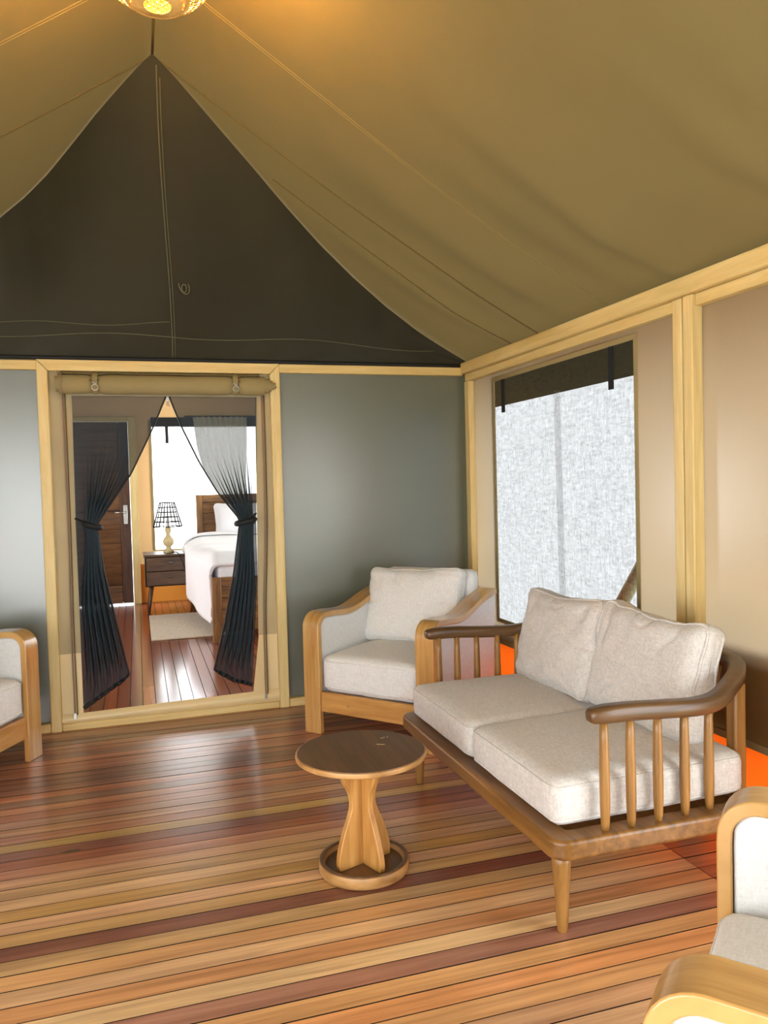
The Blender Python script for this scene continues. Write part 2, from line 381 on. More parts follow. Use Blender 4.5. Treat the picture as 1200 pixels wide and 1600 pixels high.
for i in range(nx+1): xs.append(XL-.42+(RX-XL+.42)*i/nx)
for i in range(1, nx+1): xs.append(RX+(XR+.42-RX)*i/nx)
ys = [YF+(YE+.5-YF)*j/230 for j in range(231)]
vv = [canopy_pt(x_, y_) for y_ in ys for x_ in xs]; n_ = len(xs)
mb.add(vv, [(j*n_+i, j*n_+i+1, (j+1)*n_+i+1, (j+1)*n_+i) for j in range(230) for i in range(n_-1)])
ceil = tag(mb.build('ceiling', M['canopy'], smooth=True), kind='structure')
def seam_line(yy, side, mat, dy=0, r=.0022, s0=0.0):
    e = XR if side > 0 else XL
    pts = []
    for i in range(60):
        x_ = RX+(e-RX)*(s0+(1-s0)*i/59); p = canopy_pt(x_, yy+dy); pts.append((p[0], p[1], p[2]-.002))
    MB().tube(pts, r, 5).build('seam', mat, ceil, smooth=True)
for side in (-1, 1):
    seam_line(4.0, side, M['stitch_dark'], 0, .004)
    for yy in (3.30, 2.55-1.0, .2): seam_line(yy, side, M['stitch'], 0, .001); seam_line(yy, side, M['stitch'], .018, .001)
seam_line(4.31, 1, M['stitch_dark'], 0, .0024, .3)
MB().tube([(RX, YF+ (3.98-YF)*i/20, RZ-.004) for i in range(21)], .006, 6).build('ridge_seam', M['stitch_dark'], ceil, smooth=True)

# leaning gable between lounge canopy and back wall
hipR = [(.143,3.975),(.237,4.024),(.331,4.094),(.497,4.221),(.679,4.356),(.88,4.516),(1.103,4.693),(1.336,4.832),(1.584,4.94),(1.823,4.99),(1.951,5.0),(2.19,5.01)]
hipL = [(-1.9,5.02),(-1.5,5.02),(-1.0,4.99),(-.681,4.89),(-.538,4.785),(-.398,4.64),(-.26,4.452),(-.129,4.265),(-.017,4.13),(.09,4.009),(.143,3.975)]
def hip_y(x): return interp(hipL, x) if x < RX else interp(hipR, x)
def gable_pt(u, t):
    x_ = -1.905+(2.19+1.905)*u
    yt = hip_y(x_); top = Vector(canopy_pt(x_, yt)); top.z -= .006
    bot = Vector((x_, 5.02, 2.205))
    p = bot.lerp(top, t)
    L = (top-bot).length
    # soft belly and gathers running up from the hem
    p.y += .05*L*math.sin(PI*t)*.6 + .012*math.sin(x_*9+1.3)*math.sin(PI*t)*min(1, L) + .01*mnoise.noise(Vector((x_*3, t*2, 5)))*math.sin(PI*t)
    if t < .12: p.y += .006*math.sin(x_*23)*math.sin(PI*t/.12)
    return p
gab = tag(MB().grid(gable_pt, 120, 40).build('wall_gable', M['gable'], smooth=True), kind='structure')
def gable_at(x_, z):
    u = (x_+1.905)/(2.19+1.905); lo, hi = 0, 1
    for _ in range(30):
        mid = (lo+hi)/2
        if gable_pt(u, mid).z < z: lo = mid
        else: hi = mid
    p = gable_pt(u, lo); return (p.x, p.y-.004, p.z)
MB().tube([gable_at(.16+.075*(1-sm((z-2.2)/1.3)), z) for z in [2.22+1.24*i/40 for i in range(41)]], .0035, 5).build('seam', M['stitch_grey'], gab, smooth=True)
MB().tube([gable_at(.175+.075*(1-sm((z-2.2)/1.3)), z) for z in [2.22+1.2*i/40 for i in range(41)]], .0025, 5).build('seam', M['stitch_grey'], gab, smooth=True)
MB().tube([gable_at(-1.6+3.55*i/90, 2.335+.012*math.sin(i*.21)-.01*sm((i-60)/30)-.02*sm((i-75)/15)) for i in range(91)], .0028, 5).build('hem_stitch', M['stitch_grey'], gab, smooth=True)
MB().tube([gable_at(-1.6+1.82*i/60, 2.40+.012*math.sin(i*.23)) for i in range(61)], .0022, 5).build('hem_stitch', M['stitch_grey'], gab, smooth=True)
# rope toggle patch beside the centre seam
p = gable_at(.30, 2.59)
ring = [(p[0]+.028*math.cos(a)-.01*math.sin(a), p[1]-.004, p[2]+.045*math.sin(a)) for a in [2*PI*i/16 for i in range(16)]]
mbp = MB().tube(ring, .004, 5, closed=True)
mbp.tube([(p[0]+.014*math.cos(a), p[1]-.004, p[2]-.012+.024*math.sin(a)) for a in [2*PI*i/12 for i in range(12)]], .004, 5, closed=True)
mbp.build('rope_loop', M['stitch_grey'], gab, smooth=True)
# hem cord under the gable, dark
MB().tube([(-1.88+4.06*i/20, 5.005, 2.207) for i in range(21)], .012, 8).build('hem_cord', M['black'], gab, smooth=True)

# back wall: green canvas panels in a pine frame
def screws(parent, pts, axis):
    for p in pts:
        m_ = MB()
        c = Vector(p)
        n = {'y': Vector((0,-.002,0)), 'x': Vector((-.002,0,0))}[axis]
        m_.tube([c, c+n], .005, 8).build('screw', M['screw'], parent)
wb = tag(empty('wall_back', (0, YB, 0)), kind='structure')
def part(b, name, mat, root, **kw):
    o = b.build(name, mat, None, **kw); o.parent = root; o.matrix_parent_inverse = root.matrix_basis.inverted(); return o
def wall_grid(x0, x1, z0, z1, y, amp=.004):
    return MB().grid(lambda u, v: (x0+(x1-x0)*u, y+amp*mnoise.noise(Vector(((x0+(x1-x0)*u)*1.4, (z0+(z1-z0)*v)*.9, 3))), z0+(z1-z0)*v), 20, 20)
part(wall_grid(XL, -.50, 0, 2.2, YB-.004), 'canvas_panel', M['wall_green'], wb, smooth=True)
part(wall_grid(.85, XR, 0, 2.2, YB-.004), 'canvas_panel', M['wall_green'], wb, smooth=True)
part(wall_grid(-.50, .85, 2.0, 2.2, YB-.002), 'canvas_panel', M['wall_green'], wb, smooth=True)
part(bx(XL, -.5355, YB-.055, YB-.006, 2.135, 2.19), 'rail', M['pine_x'], wb, bevel=.004)
rl = part(MB().prism([(-.535,2.195),(.885,2.195),(.822,2.13),(-.474,2.13)], 'y', YB-.062, YB-.006), 'rail', M['pine_x'], wb, bevel=.003)
screws(wb, [(.17, YB-.062, 2.163), (.79, YB-.062, 2.165)], 'y')
part(bx(.8855, XR-.055, YB-.055, YB-.006, 2.14, 2.195), 'rail', M['pine_x'], wb, bevel=.004)
p1 = part(MB().prism([(-.536,2.1945),(-.4745,2.1285),(-.4745,.0),(-.536,.0)], 'y', YB-.062, YB-.006), 'post', M['pine_z'], wb, bevel=.006)
p2 = part(MB().prism([(.886,2.1945),(.8225,2.1285),(.8225,.0),(.886,.0)], 'y', YB-.062, YB-.006), 'post', M['pine_z'], wb, bevel=.006)
for xx in (-.505, .854): screws(wb, [(xx, YB-.062, z) for z in (2.07, 1.80, 1.15, .68, .16)], 'y')
part(bx(XL, -.537, YB-.05, YB-.006, 0, .052), 'bottom_rail', M['pine_x'], wb, bevel=.004)
part(bx(.887, XR-.05, YB-.05, YB-.006, 0, .052), 'bottom_rail', M['pine_x'], wb, bevel=.004)
part(bx(-.4735, .8215, YB-.05, YB-.012, 0, .042), 'bottom_rail', M['pine_x'], wb, bevel=.004)

# right wall: taupe canvas with a netted window, pine posts and beams, orange skirt
wr = tag(empty('wall_right', (XR, 0, 0)), kind='structure')
WY0, WY1, WZ0, WZ1 = 3.135, 4.63, .53, 2.055
WEND = 1.60
def side_wall(root, X, sgn, y0, y1, mat, win=None, zb=.0, skirt=True):
    def g(ya, yb, za, zb_): 
        return MB().grid(lambda u, v: (X+sgn*.003*mnoise.noise(Vector(((ya+(yb-ya)*u)*1.3, (za+(zb_-za)*v), 7))), ya+(yb-ya)*u, za+(zb_-za)*v), 12, 12)
    if win:
        a, b_, c, d = win
        mb_ = MB()
        for q in (g(y0, a, .38, 2.24), g(b_, y1, .38, 2.24), g(a, b_, d, 2.24), g(a, b_, .38, c)): mb_.add(q.v, q.f)
        part(mb_, 'canvas_panel', mat, root, smooth=True)
    else:
        part(g(y0, y1, .38, 2.24), 'canvas_panel', mat, root, smooth=True)
    if skirt: part(g(y0, y1, 0, .385), 'skirt', M['orange'], root, smooth=True)
    part(bx(X-.004 if sgn > 0 else X-.002, X+.002 if sgn > 0 else X+.004, y0, y1, .372, .402), 'skirt_binding', M['roll'], root)
side_wall(wr, XR, 1, WEND, YB, M['wall_taupe'], (WY0, WY1, WZ0, WZ1))
# beams
part(bx(XR-.075, XR+.02, YF, YB-.057, 2.148, 2.222), 'beam', M['pine_y'], wr, bevel=.006)
part(bx(XR-.045, XR-.004, WEND, 2.664, 2.098, 2.147), 'rail', M['pine_y'], wr, bevel=.004)
part(bx(XR-.045, XR-.004, 2.796, YB-.06, 2.098, 2.147), 'rail', M['pine_y'], wr, bevel=.004)
for (ya, yb, zt) in ((WEND+.02, WY0-.02, .745), (WY1+.15, YB-.02, .70), (WY0-.0195, WY1+.149, .48)): part(bx(XR+.022, XR+.028, ya, yb, .39, zt), 'light_blocker', M['black'], wr)  # unseen sheets added outside, blocking light through the lower canvas
part(bx(XR-.055, XR-.006, 2.738, 2.794, 0, 2.1465), 'post', M['pine_z'], wr, bevel=.005)
part(bx(XR-.06, XR-.006, 2.666, 2.722, 0, 2.1465), 'post', M['pine_z'], wr, bevel=.005)
part(bx(XR-.05, XR-.006, YB-.128, YB-.058, 0, 2.097), 'post', M['pine_z'], wr, bevel=.005)
part(bx(XR-.06, XR-.004, WEND-.01, WEND+.05, 0, 2.097), 'post', M['pine_z'], wr, bevel=.005)
screws(wr, [(XR-.06, 2.70, z) for z in (2.06, 1.5, .95)] + [(XR-.055, 2.765, z) for z in (2.06, 1.35, .8)] + [(XR-.05, YB-.095, z) for z in (2.03, 1.3, .8)], 'x')
# window on the right wall
wn = tag(empty('window_1', (XR, (WY0+WY1)/2, WZ0)), kind='structure')
def net_pt(u, v):
    yy = WY0-.02+(WY1-WY0+.06)*u; z = WZ0-.02+(WZ1-WZ0+.04)*v
    return (XR+.012+.006*mnoise.noise(Vector((yy*3, z*2, 1))), yy, z)
part(MB().grid(net_pt, 40, 40), 'netting', M['net_window'], wn, smooth=True)
for nm, a in dict(head=(XR-.004, XR+.006, WY0-.02, WY1+.012, WZ1-.004, WZ1+.022), sill=(XR-.004, XR+.006, WY0-.02, WY1+.012, WZ0-.02, WZ0+.004),
                  jamb=(XR-.004, XR+.006, WY0-.022, WY0+.004, WZ0, WZ1), jamb_=(XR-.004, XR+.006, WY1-.004, WY1+.012, WZ0, WZ1)).items():
    part(bx(*a), nm.strip('_')+'_binding', M['roll'], wn, bevel=.002)
part(bx(XR-.002, XR+.004, WY0-.012, WY0-.006, WZ0, WZ1), 'zip', M['zip'], wn)
part(MB().grid(lambda u, v: (XR+.004, 3.815+.068*u-.03*(1-v), WZ0+(WZ1-.15-WZ0)*v), 4, 20), 'pole_stand_in', M['net_strip'], wn)  # added netting strip, stands in for a pole outside
for yy in (3.325, 4.50): part(bx(XR-.004, XR+.004, yy-.018, yy+.018, WZ1-.21, WZ1-.005), 'strap', M['black'], wn)

# left wall, mirrored
wl = tag(empty('wall_left', (XL, 0, 0)), kind='structure')
side_wall(wl, XL, -1, WEND, YB, M['wall_taupe'], (WY0, WY1, WZ0, WZ1))
part(bx(XL-.02, XL+.075, YF, YB-.057, 2.148, 2.222), 'beam', M['pine_y'], wl, bevel=.006)
part(bx(XL+.006, XL+.055, 2.666, 2.794, 0, 2.1465), 'post', M['pine_z'], wl, bevel=.005)
part(bx(XL+.006, XL+.06, WEND-.01, WEND+.05, 0, 2.1465), 'post', M['pine_z'], wl, bevel=.005)
wn2 = tag(empty('window_2', (XL, (WY0+WY1)/2, WZ0)), kind='structure')
part(MB().grid(lambda u, v: (XL-.012, WY0+(WY1-WY0)*u, WZ0+(WZ1-WZ0)*v), 2, 2), 'netting', M['net_window'], wn2)
for xx in (XL+.03, XR-.03):
    tag(bx(xx-.04, xx+.04, YF, YF+.08, 0, 2.147).build('trim_1' if xx < 0 else 'trim_2', M['pine_z'], bevel=.005), kind='structure')

# front of the tent behind the camera: unseen gable and right-hand panel added to cut light, left open
wf_ = tag(empty('wall_front_blocker', (0, YF, 0)), kind='structure')
part(MB().add([(XL, YF+.02, 2.2), (XR, YF+.02, 2.2), (RX, YF+.02, RZ-.02)], [(0, 1, 2)]), 'gable_panel', M['gable'], wf_)
part(wall_grid(.45, XR, 0, 2.2, YF+.02), 'canvas_panel', M['wall_taupe'], wf_, smooth=True)
part(bx(XL+.08, XR-.08, YF+.03, YF+.08, 2.14, 2.2), 'rail', M['pine_x'], wf_, bevel=.004)
part(bx(.42, .48, YF+.03, YF+.08, 0, 2.139), 'post', M['pine_z'], wf_, bevel=.004)

# bedroom shell
wbb = tag(empty('wall_bedroom', (0, YE, 0)), kind='structure')
BWX0, BWX1, BWZ0, BWZ1 = .19, 1.75, .655, 2.30
DX0, DX1, DZ = -.86, -.09, 2.27
M['tan'] = canvas('bedroom_canvas', srgb(190,148,96), trans=(.6,.4,.2,1), tfac=.12, rough=.6, spec=.3, mottle=.06)
q = MB()
for a in ((XL, DX0-.09, .48, 2.5), (DX1+.09, BWX0, .48, 2.5), (BWX1, XR, .48, 2.5), (BWX0, BWX1, .48, BWZ0), (BWX0, BWX1, BWZ1, 2.5), (DX0-.09, DX1+.09, DZ+.06, 2.5)):
    g_ = wall_grid(a[0], a[1], a[2], a[3], YE, .002); q.add(g_.v, g_.f)
part(q, 'canvas_panel', M['tan'], wbb, smooth=True)
part(MB().add([(XL, YE, 2.5), (XR, YE, 2.5), (XR, YE, 2.2), (RX, YE, 3.49), (XL, YE, 2.2)], [(0, 1, 3)]), 'gable_panel', M['tan'], wbb)
part(bx(XL, DX0-.09, YE-.004, YE+.004, 0, .485), 'skirt', M['amber'], wbb); part(bx(DX1+.09, XR, YE-.004, YE+.004, 0, .485), 'skirt', M['amber'], wbb)
for nm, X in (('wall_bedroom_left', XL), ('wall_bedroom_right', XR)):
    r_ = tag(empty(nm, (X, 7.7, 0)), kind='structure')
    side_wall(r_, X, 1, YB, YE, M['tan'], (6.2, 9.3, .6, 2.05))
w3 = tag(empty('window_3', (BWX0, YE, BWZ0)), kind='structure')
part(bx(BWX0-.03, BWX0+.004, YE-.012, YE+.012, BWZ0, BWZ1), 'jamb', M['roll'], w3); part(bx(BWX0, BWX1, YE-.012, YE+.012, BWZ0-.03, BWZ0+.004), 'sill', M['pine_x'], w3)
part(MB().grid(lambda u, v: (BWX0+(BWX1-BWX0)*u, YE+.02, BWZ0+(BWZ1-BWZ0)*v), 2, 2), 'netting', M['net_light'], w3)
part(bx(BWX0, BWX1, YE-.02, YE-.012, BWZ1-.09, BWZ1+.03), 'rolled_blind', M['black'], w3)
part(bx(.36, .40, YE-.024, YE-.02, BWZ1-.30, BWZ1-.05), 'strap', M['black'], w3)

# bedroom wooden door with louvre slats in a pine frame
d2_ = tag(empty('door_2', (DX0, YE, 0)), kind='structure')
part(bx(DX1+.002, DX1+.095, YE-.09, YE+.0, 0, DZ+.06), 'jamb', M['pine_z'], d2_, bevel=.004)
part(bx(DX0-.095, DX0-.002, YE-.09, YE+.0, 0, DZ+.06), 'jamb', M['pine_z'], d2_, bevel=.004)
part(bx(DX0-.004, DX1+.004, YE-.09, YE+.0, DZ+.005, DZ+.06), 'head', M['pine_x'], d2_, bevel=.004)
part(bx(DX1-.125, DX1, YE-.08, YE-.035, .02, DZ), 'stile', M['dark_wood'], d2_, bevel=.005)
part(bx(DX0, DX0+.125, YE-.08, YE-.035, .02, DZ), 'stile', M['dark_wood'], d2_, bevel=.005)
for (a, b_) in ((.02, .24), (1.0, 1.16), (2.12, DZ)): part(bx(DX0+.126, DX1-.126, YE-.078, YE-.037, a, b_), 'rail', M['dark_wood_x'], d2_, bevel=.005)
zz = .25
while zz < 2.11:
    if not .96 < zz < 1.15:
        sl = MB().box(-.257, .257, -.006, .006, 0, .092); o = part(sl, 'slat', M['dark_wood_x'], d2_, bevel=.002); o.matrix_parent_inverse = Matrix(); o.location = ((DX0+DX1)/2-DX0, -.06, zz); o.rotation_euler = (math.radians(7), 0, 0)
    zz += .085
part(bx(DX0+.11, DX1-.11, YE-.036, YE-.028, .03, DZ-.01), 'backing_panel', M['dark_wood'], d2_)
hd = part(bx(DX1-.085, DX1-.035, YE-.09, YE-.081, 1.0, 1.24), 'handle_plate', M['steel'], d2_, bevel=.004)
part(MB().tube([(DX1-.06, YE-.09, 1.15), (DX1-.06, YE-.135, 1.15), (DX1-.19, YE-.135, 1.15)], .011, 8), 'handle', M['steel'], d2_, smooth=True)

# ---------------------------------------------------------------- doorway: canvas surround, zips, sill
d1 = tag(empty('door_1', (.17, YB, 0)), kind='structure')
def strip(xa0, xb0, xa1, xb1, z0, z1, yy=YB-.02, amp=.006, nz=16):
    def f(u, v):
        z = z0+(z1-z0)*v; a = xa0+(xa1-xa0)*v; b_ = xb0+(xb1-xb0)*v; x_ = a+(b_-a)*u
        return (x_, yy+amp*mnoise.noise(Vector((x_*9, z*2.2, 4))), z)
    return MB().grid(f, 6, nz)
part(strip(-.474, -.357, -.474, -.349, .452, 2.13), 'side_flap', M['door_canvas'], d1, smooth=True)
part(strip(.705, .822, .735, .822, .472, 2.13), 'side_flap', M['door_canvas'], d1, smooth=True)
part(strip(-.474, -.355, -.474, -.357, .04, .455, YB-.024, .012), 'lower_flap', M['pvc'], d1, smooth=True)
part(strip(.65, .822, .706, .822, .04, .475, YB-.024, .012), 'lower_flap', M['pvc'], d1, smooth=True)
part(MB().grid(lambda u, v: (-.474+1.296*u, YB-.034-.02*math.sin(PI*v)+.004*mnoise.noise(Vector((u*9, v*2, 1))), .036+v*(.058+.028*u)), 30, 6), 'sill', M['pvc'], d1, smooth=True)
for pts in ([(-.402, YB-.032, 2.0), (-.400, YB-.032, 1.2), (-.405, YB-.036, .6), (-.402, YB-.05, .09)], [(.772, YB-.032, 2.0), (.768, YB-.032, 1.2), (.74, YB-.036, .6), (.735, YB-.05, .10)]):
    z_ = part(MB().tube(smooth_path(pts, 8), .009, 8, flat=.5), 'zip', M['zip'], d1, smooth=True)
    part(MB().tube(smooth_path([(p[0]+.014, p[1]+.002, p[2]) for p in pts], 8), .0035, 6), 'piping', M['stitch_dark'], d1, smooth=True)
    part(bx(pts[-1][0]-.008, pts[-1][0]+.01, YB-.058, YB-.05, .07, .105), 'zip_end', M['steel'], d1, bevel=.002)
part(MB().grid(lambda u, v: (-.474+1.296*u, YB-.012, 1.985+.145*v), 4, 4), 'head_flap', M['door_canvas'], d1)

# ---------------------------------------------------------------- objects: rolled door flap
rf = empty('rolled_door_flap', (.19, 4.975, 2.0))
tag(rf, 'olive canvas door flap rolled up above the bedroom doorway', 'canvas flap')
RC = (4.972, 2.053)
def spiral_pts(r0, r1, turns, n=90):
    out = []
    for i in range(n+1):
        t = i/n; a = -PI/2+2*PI*turns*t; r = r0+(r1-r0)*t; out.append((RC[0]+r*math.cos(a)*.8, RC[1]+r*math.sin(a)))
    return out
sp = spiral_pts(.012, .068, 4.6, 130)
def roll_fn(u, v):
    i = v*(len(sp)-1); p = sp[int(round(i))]
    t = i/(len(sp)-1)
    xa = -.425+.012*math.sin(9*t); xb = .745+.12*(1-t)**.7
    x_ = xa+(xb-xa)*u
    wv = .004*mnoise.noise(Vector((x_*5, t*9, 2)))
    pinch = 0
    for xc in (-.215, .60): pinch += .012*math.exp(-((x_-xc)/.035)**2)
    k = 1-pinch/.068
    return (x_, RC[0]+(p[0]-RC[0])*k+wv, RC[1]+(p[1]-RC[1])*k+wv)
part(MB().grid(roll_fn, 60, 130), 'roll', M['roll'], rf, smooth=True)
part(MB().tube([(-.40, RC[0]-.058*math.cos(a), RC[1]+.071*math.sin(a)) for a in [2*PI*i/24 for i in range(24)]], .004, 6, closed=True), 'binding', M['zip'], rf, smooth=True)
for xc in (-.215, .60):
    s_ = part(MB().tube([(xc, RC[0]-.055*math.cos(a)-.004, RC[1]+.062*math.sin(a)) for a in [-1.3+2.9*i/16 for i in range(17)]]+[(xc, 4.995, 2.13)], .017, 8, flat=.18), 'strap', M['roll'], rf, smooth=True)
    part(MB().tube([(xc-.028, RC[0]-.066, RC[1]+.012), (xc+.006, RC[0]-.07, RC[1]-.008), (xc+.022, RC[0]-.066, RC[1]+.018)], .0035, 6), 'buckle', M['steel'], rf, smooth=True)
    part(MB().tube([(xc+.018*math.cos(a), RC[0]-.066, RC[1]-.028+.017*math.sin(a)) for a in [2*PI*i/14 for i in range(14)]], .0032, 6, closed=True), 'ring', M['steel'], rf, smooth=True)

# ---------------------------------------------------------------- mesh door curtains, tied back
def curtain(name, label, outer, inner, bot, tie_z, tie_x, sgn, nf, gath):
    root = tag(empty(name, (outer[0][1], YB-.02, .1)), label, 'mesh curtain', 'mesh curtains in the bedroom doorway')
    ztop = 1.985
    def fn(u, v):
        # v: 1 top .. 0 bottom ; lower border rises from outer to inner edge
        zb = interp(bot, u); z = zb+(ztop-zb)*v
        xo = interp(outer, z); xi = interp(inner, z)
        gt = (u/.12)*gath if u < .12 else gath+(1-gath)*((u-.12)/.88)
        xo_t = interp(outer, tie_z); xi_t = interp(inner, tie_z); ph = u*nf*2*PI
        if z >= tie_z:
            t = max(0.0, (ztop-z)/(ztop-tie_z))
            # straight pulled lines from the header to the tie, only the free edge bellies a little
            x_ = (1-t)*(outer[-1][1]+(inner[-1][1]-outer[-1][1])*u) + t*(xo_t+(xi_t-xo_t)*gt)
            x_ += (xi-((1-t)*inner[-1][1]+t*xi_t))*u**3
            am = t**1.3
        else:
            t = sm((tie_z-z)/.5); x_ = xo+(xi-xo)*(gt*.96+(u-gt*.96)*t); am = .25+.75*sm((z-zb)/.22)
        x_ += sgn*.013*am*math.sin(2*ph+1)*(1-abs(2*u-1)**6)
        fold = (.040 if z >= tie_z else .046)*am*math.sin(ph)*(1-(1-u)**8)
        yy = YB-.036-fold*.9 + .004*mnoise.noise(Vector((u*6, z*3, 9)))
        return (x_, min(yy, YB-.004), z)
    part(MB().grid(fn, 90, 90), 'mesh_panel', M['net_black'], root, smooth=True)
    e = [fn(1, 1-i/50) for i in range(51)]+[fn(1-i/40, 0) for i in range(1, 41)]
    part(MB().tube(e, .013, 6, flat=.4), 'edge_binding', M['black'], root, smooth=True)
    tx = interp(inner, tie_z); xo = interp(outer, tie_z)
    cx = (tx+xo+(tx-xo)*gath)/2; hw = abs(tx-xo)*(1-gath)/2+.014
    loop = [(cx+hw*math.cos(a), YB-.035-.055*math.sin(a)*.8, tie_z+.012*math.cos(a)*sgn*-1) for a in [2*PI*i/20 for i in range(20)]]
    tb = MB().tube(loop, .020, 8, closed=True, flat=.9)
    part(tb, 'tie_band', M['black'], root, smooth=True)
    part(MB().tube(smooth_path([(cx-sgn*hw*.7, YB-.06, tie_z), (xo+(cx-xo)*.35, YB-.05, tie_z+.03), (xo-sgn*.0, YB-.03, tie_z+.045)], 6), .012, 8, flat=.5), 'tie_cord', M['black'], root, smooth=True)
    return root
curtain('mesh_curtain', 'dark netting door curtain tied back on the wooden door side', [(.1,-.352),(1.2,-.357),(2.0,-.349)],
        [(.28,-.083),(.505,-.125),(.743,-.171),(.963,-.21),(1.18,-.228),(1.223,-.237),(1.35,-.149),(1.521,-.032),(1.795,.104),(1.987,.187)],
        [(0,.125),(.5,.21),(1,.30)], 1.215, -.24, 1, 7, .52)
c2 = curtain('mesh_curtain', 'dark netting door curtain tied back in front of the bed', [(.1,.648),(.85,.708),(1.24,.712),(2.0,.737)],
        [(.28,.418),(.574,.495),(.874,.557),(1.176,.599),(1.22,.608),(1.39,.479),(1.588,.368),(1.795,.275),(1.987,.205)],
        [(0,.165),(.5,.205),(1,.283)], 1.205, .62, -1, 7, .25)
part(MB().tube(smooth_path([(.655, YB-.07, 1.21), (.675, YB-.085, 1.245), (.70, YB-.08, 1.225), (.69, YB-.08, 1.19), (.66, YB-.075, 1.20)], 6), .004, 6), 'tie_bow', M['black'], c2, smooth=True)
# zip pull hanging at the top of the split
zp = empty('zip_pull', (.196, YB-.04, 1.94)); tag(zp, 'small silver zip pull hanging at the top of the netting split', 'zip pull')
part(bx(.188, .204, YB-.046, YB-.038, 1.955, 1.985), 'slider', M['steel'], zp, bevel=.002); part(MB().tube([(.193, YB-.045, 1.955), (.19, YB-.046, 1.93)], .003, 6), 'tab', M['steel'], zp); part(MB().tube([(.199, YB-.045, 1.955), (.203, YB-.046, 1.925)], .003, 6), 'tab', M['steel'], zp)

# ---------------------------------------------------------------- cushions
def cushion_fn(w, d, h, r, puff, wrinkle, seed, pinch=0.0, sag=0.0):
    def f(p):
        x_, y_, z = p
        ux, uy = 2*x_/w, 2*y_/d
        dome = (1-min(1, abs(ux))**2.6)*(1-min(1, abs(uy))**2.6)
        z2 = z*(1+puff*dome/(.5*h)*1.0*.5) if h else z
        z2 = z + math.copysign(puff*dome, z)*min(1, abs(z)/(h*.3))
        edge = 1-dome
        nn = mnoise.noise(Vector((x_*7+seed, y_*7, z*3)))*.6+mnoise.noise(Vector((x_*17+seed, y_*15, z*9)))*.4
        z2 += wrinkle*nn*(.35+.65*edge)
        if wrinkle > .01:
            cn = mnoise.noise(Vector((x_*5.5+seed*1.7, y_*5.5-seed, 1.3+.6*math.copysign(1, z))))
            z2 -= math.copysign(wrinkle*.55*max(0, 1-abs(cn)/.09)*(.25+.75*sm(edge*1.6)), z)
        # slightly ragged outline, corners drawn in
        k = pinch*(abs(ux)**3)*(abs(uy)**3)
        x2 = x_*(1-k)+wrinkle*.6*mnoise.noise(Vector((y_*9, z*9, seed)))
        y2 = y_*(1-k)+wrinkle*.6*mnoise.noise(Vector((x_*9, z*9, seed+4)))
        # edges bow in a touch between corners
        y2 *= 1-sag*(1-ux*ux)*(1 if y_ > 0 else 0)
        return (x2, y2, z2)
    return f
def rounded_box(w, d, h, r, f, n=26, mat=None, name='cushion'):
    bm = bmesh.new(); bmesh.ops.create_cube(bm, size=2); bmesh.ops.subdivide_edges(bm, edges=bm.edges[:], cuts=n, use_grid_fill=True)
    R = r
    for v in bm.verts:
        q_ = Vector((v.co.x*w/2, v.co.y*d/2, v.co.z*h/2))
        # concentrate samples near the rim
        inner = Vector((max(-w/2+R, min(w/2-R, q_.x)), max(-d/2+R, min(d/2-R, q_.y)), max(-h/2+min(R, h*.42), min(h/2-min(R, h*.42), q_.z))))
        dlt = q_-inner
        if dlt.length > 1e-7:
            rz_ = min(R, h*.42)
            e_ = Vector((dlt.x/R, dlt.y/R, dlt.z/rz_))
            mx_ = max(abs(e_.x), abs(e_.y), abs(e_.z)); L = e_.length
            e_ = e_*(mx_/L)
            q_ = inner+Vector((e_.x*R, e_.y*R, e_.z*rz_))
        v.co = Vector(f(q_))
    me = bpy.data.meshes.new(name); bm.to_mesh(me); bm.free()
    for p_ in me.polygons: p_.use_smooth = True
    if mat: me.materials.append(mat)
    return me
def rim_path(w, d, r, z, f, n=8, step=14):
    out = []
    cs = [(w/2-r, d/2-r, 0), (-w/2+r, d/2-r, PI/2), (-w/2+r, -d/2+r, PI), (w/2-r, -d/2+r, 3*PI/2)]
    for k_, (cx, cy, a0) in enumerate(cs):
        for i in range(n+1):
            a = a0+PI/2*i/n; out.append(f((cx+r*math.cos(a), cy+r*math.sin(a), z)))
        nx_ = cs[(k_+1) % 4]; a1 = a0+PI/2
        p0 = (cx+r*math.cos(a1), cy+r*math.sin(a1)); p1 = (nx_[0]+r*math.cos(nx_[2]), nx_[1]+r*math.sin(nx_[2]))
        for i in range(1, step): out.append(f((p0[0]+(p1[0]-p0[0])*i/step, p0[1]+(p1[1]-p0[1])*i/step, z)))
    return out
def make_cushion(name, label, cat, w, d, h, r, mat, mtx, puff=.02, wrinkle=.006, seed=0, pinch=0, sag=0, pipes=(.34,), group=None, pr=.0035):
    f = cushion_fn(w, d, h, r, puff, wrinkle, seed, pinch, sag)
    o = bpy.data.objects.new(name, rounded_box(w, d, h, r, f, 46 if wrinkle > .01 else 26, mat, name)); COL.objects.link(o)
    for z in pipes:
        rz_ = min(r, h*.42); c_ = math.sqrt(max(0, 1-(max(0, abs(h*z)-(h/2-rz_))/rz_)**2)); ins = r*(1-c_)
        MB().tube(rim_path(w-2*ins, d-2*ins, r*c_, h*z, f), pr, 6, closed=True).build('piping', mat, o, smooth=True)
    o.matrix_world = mtx
    return tag(o, label, cat, group)

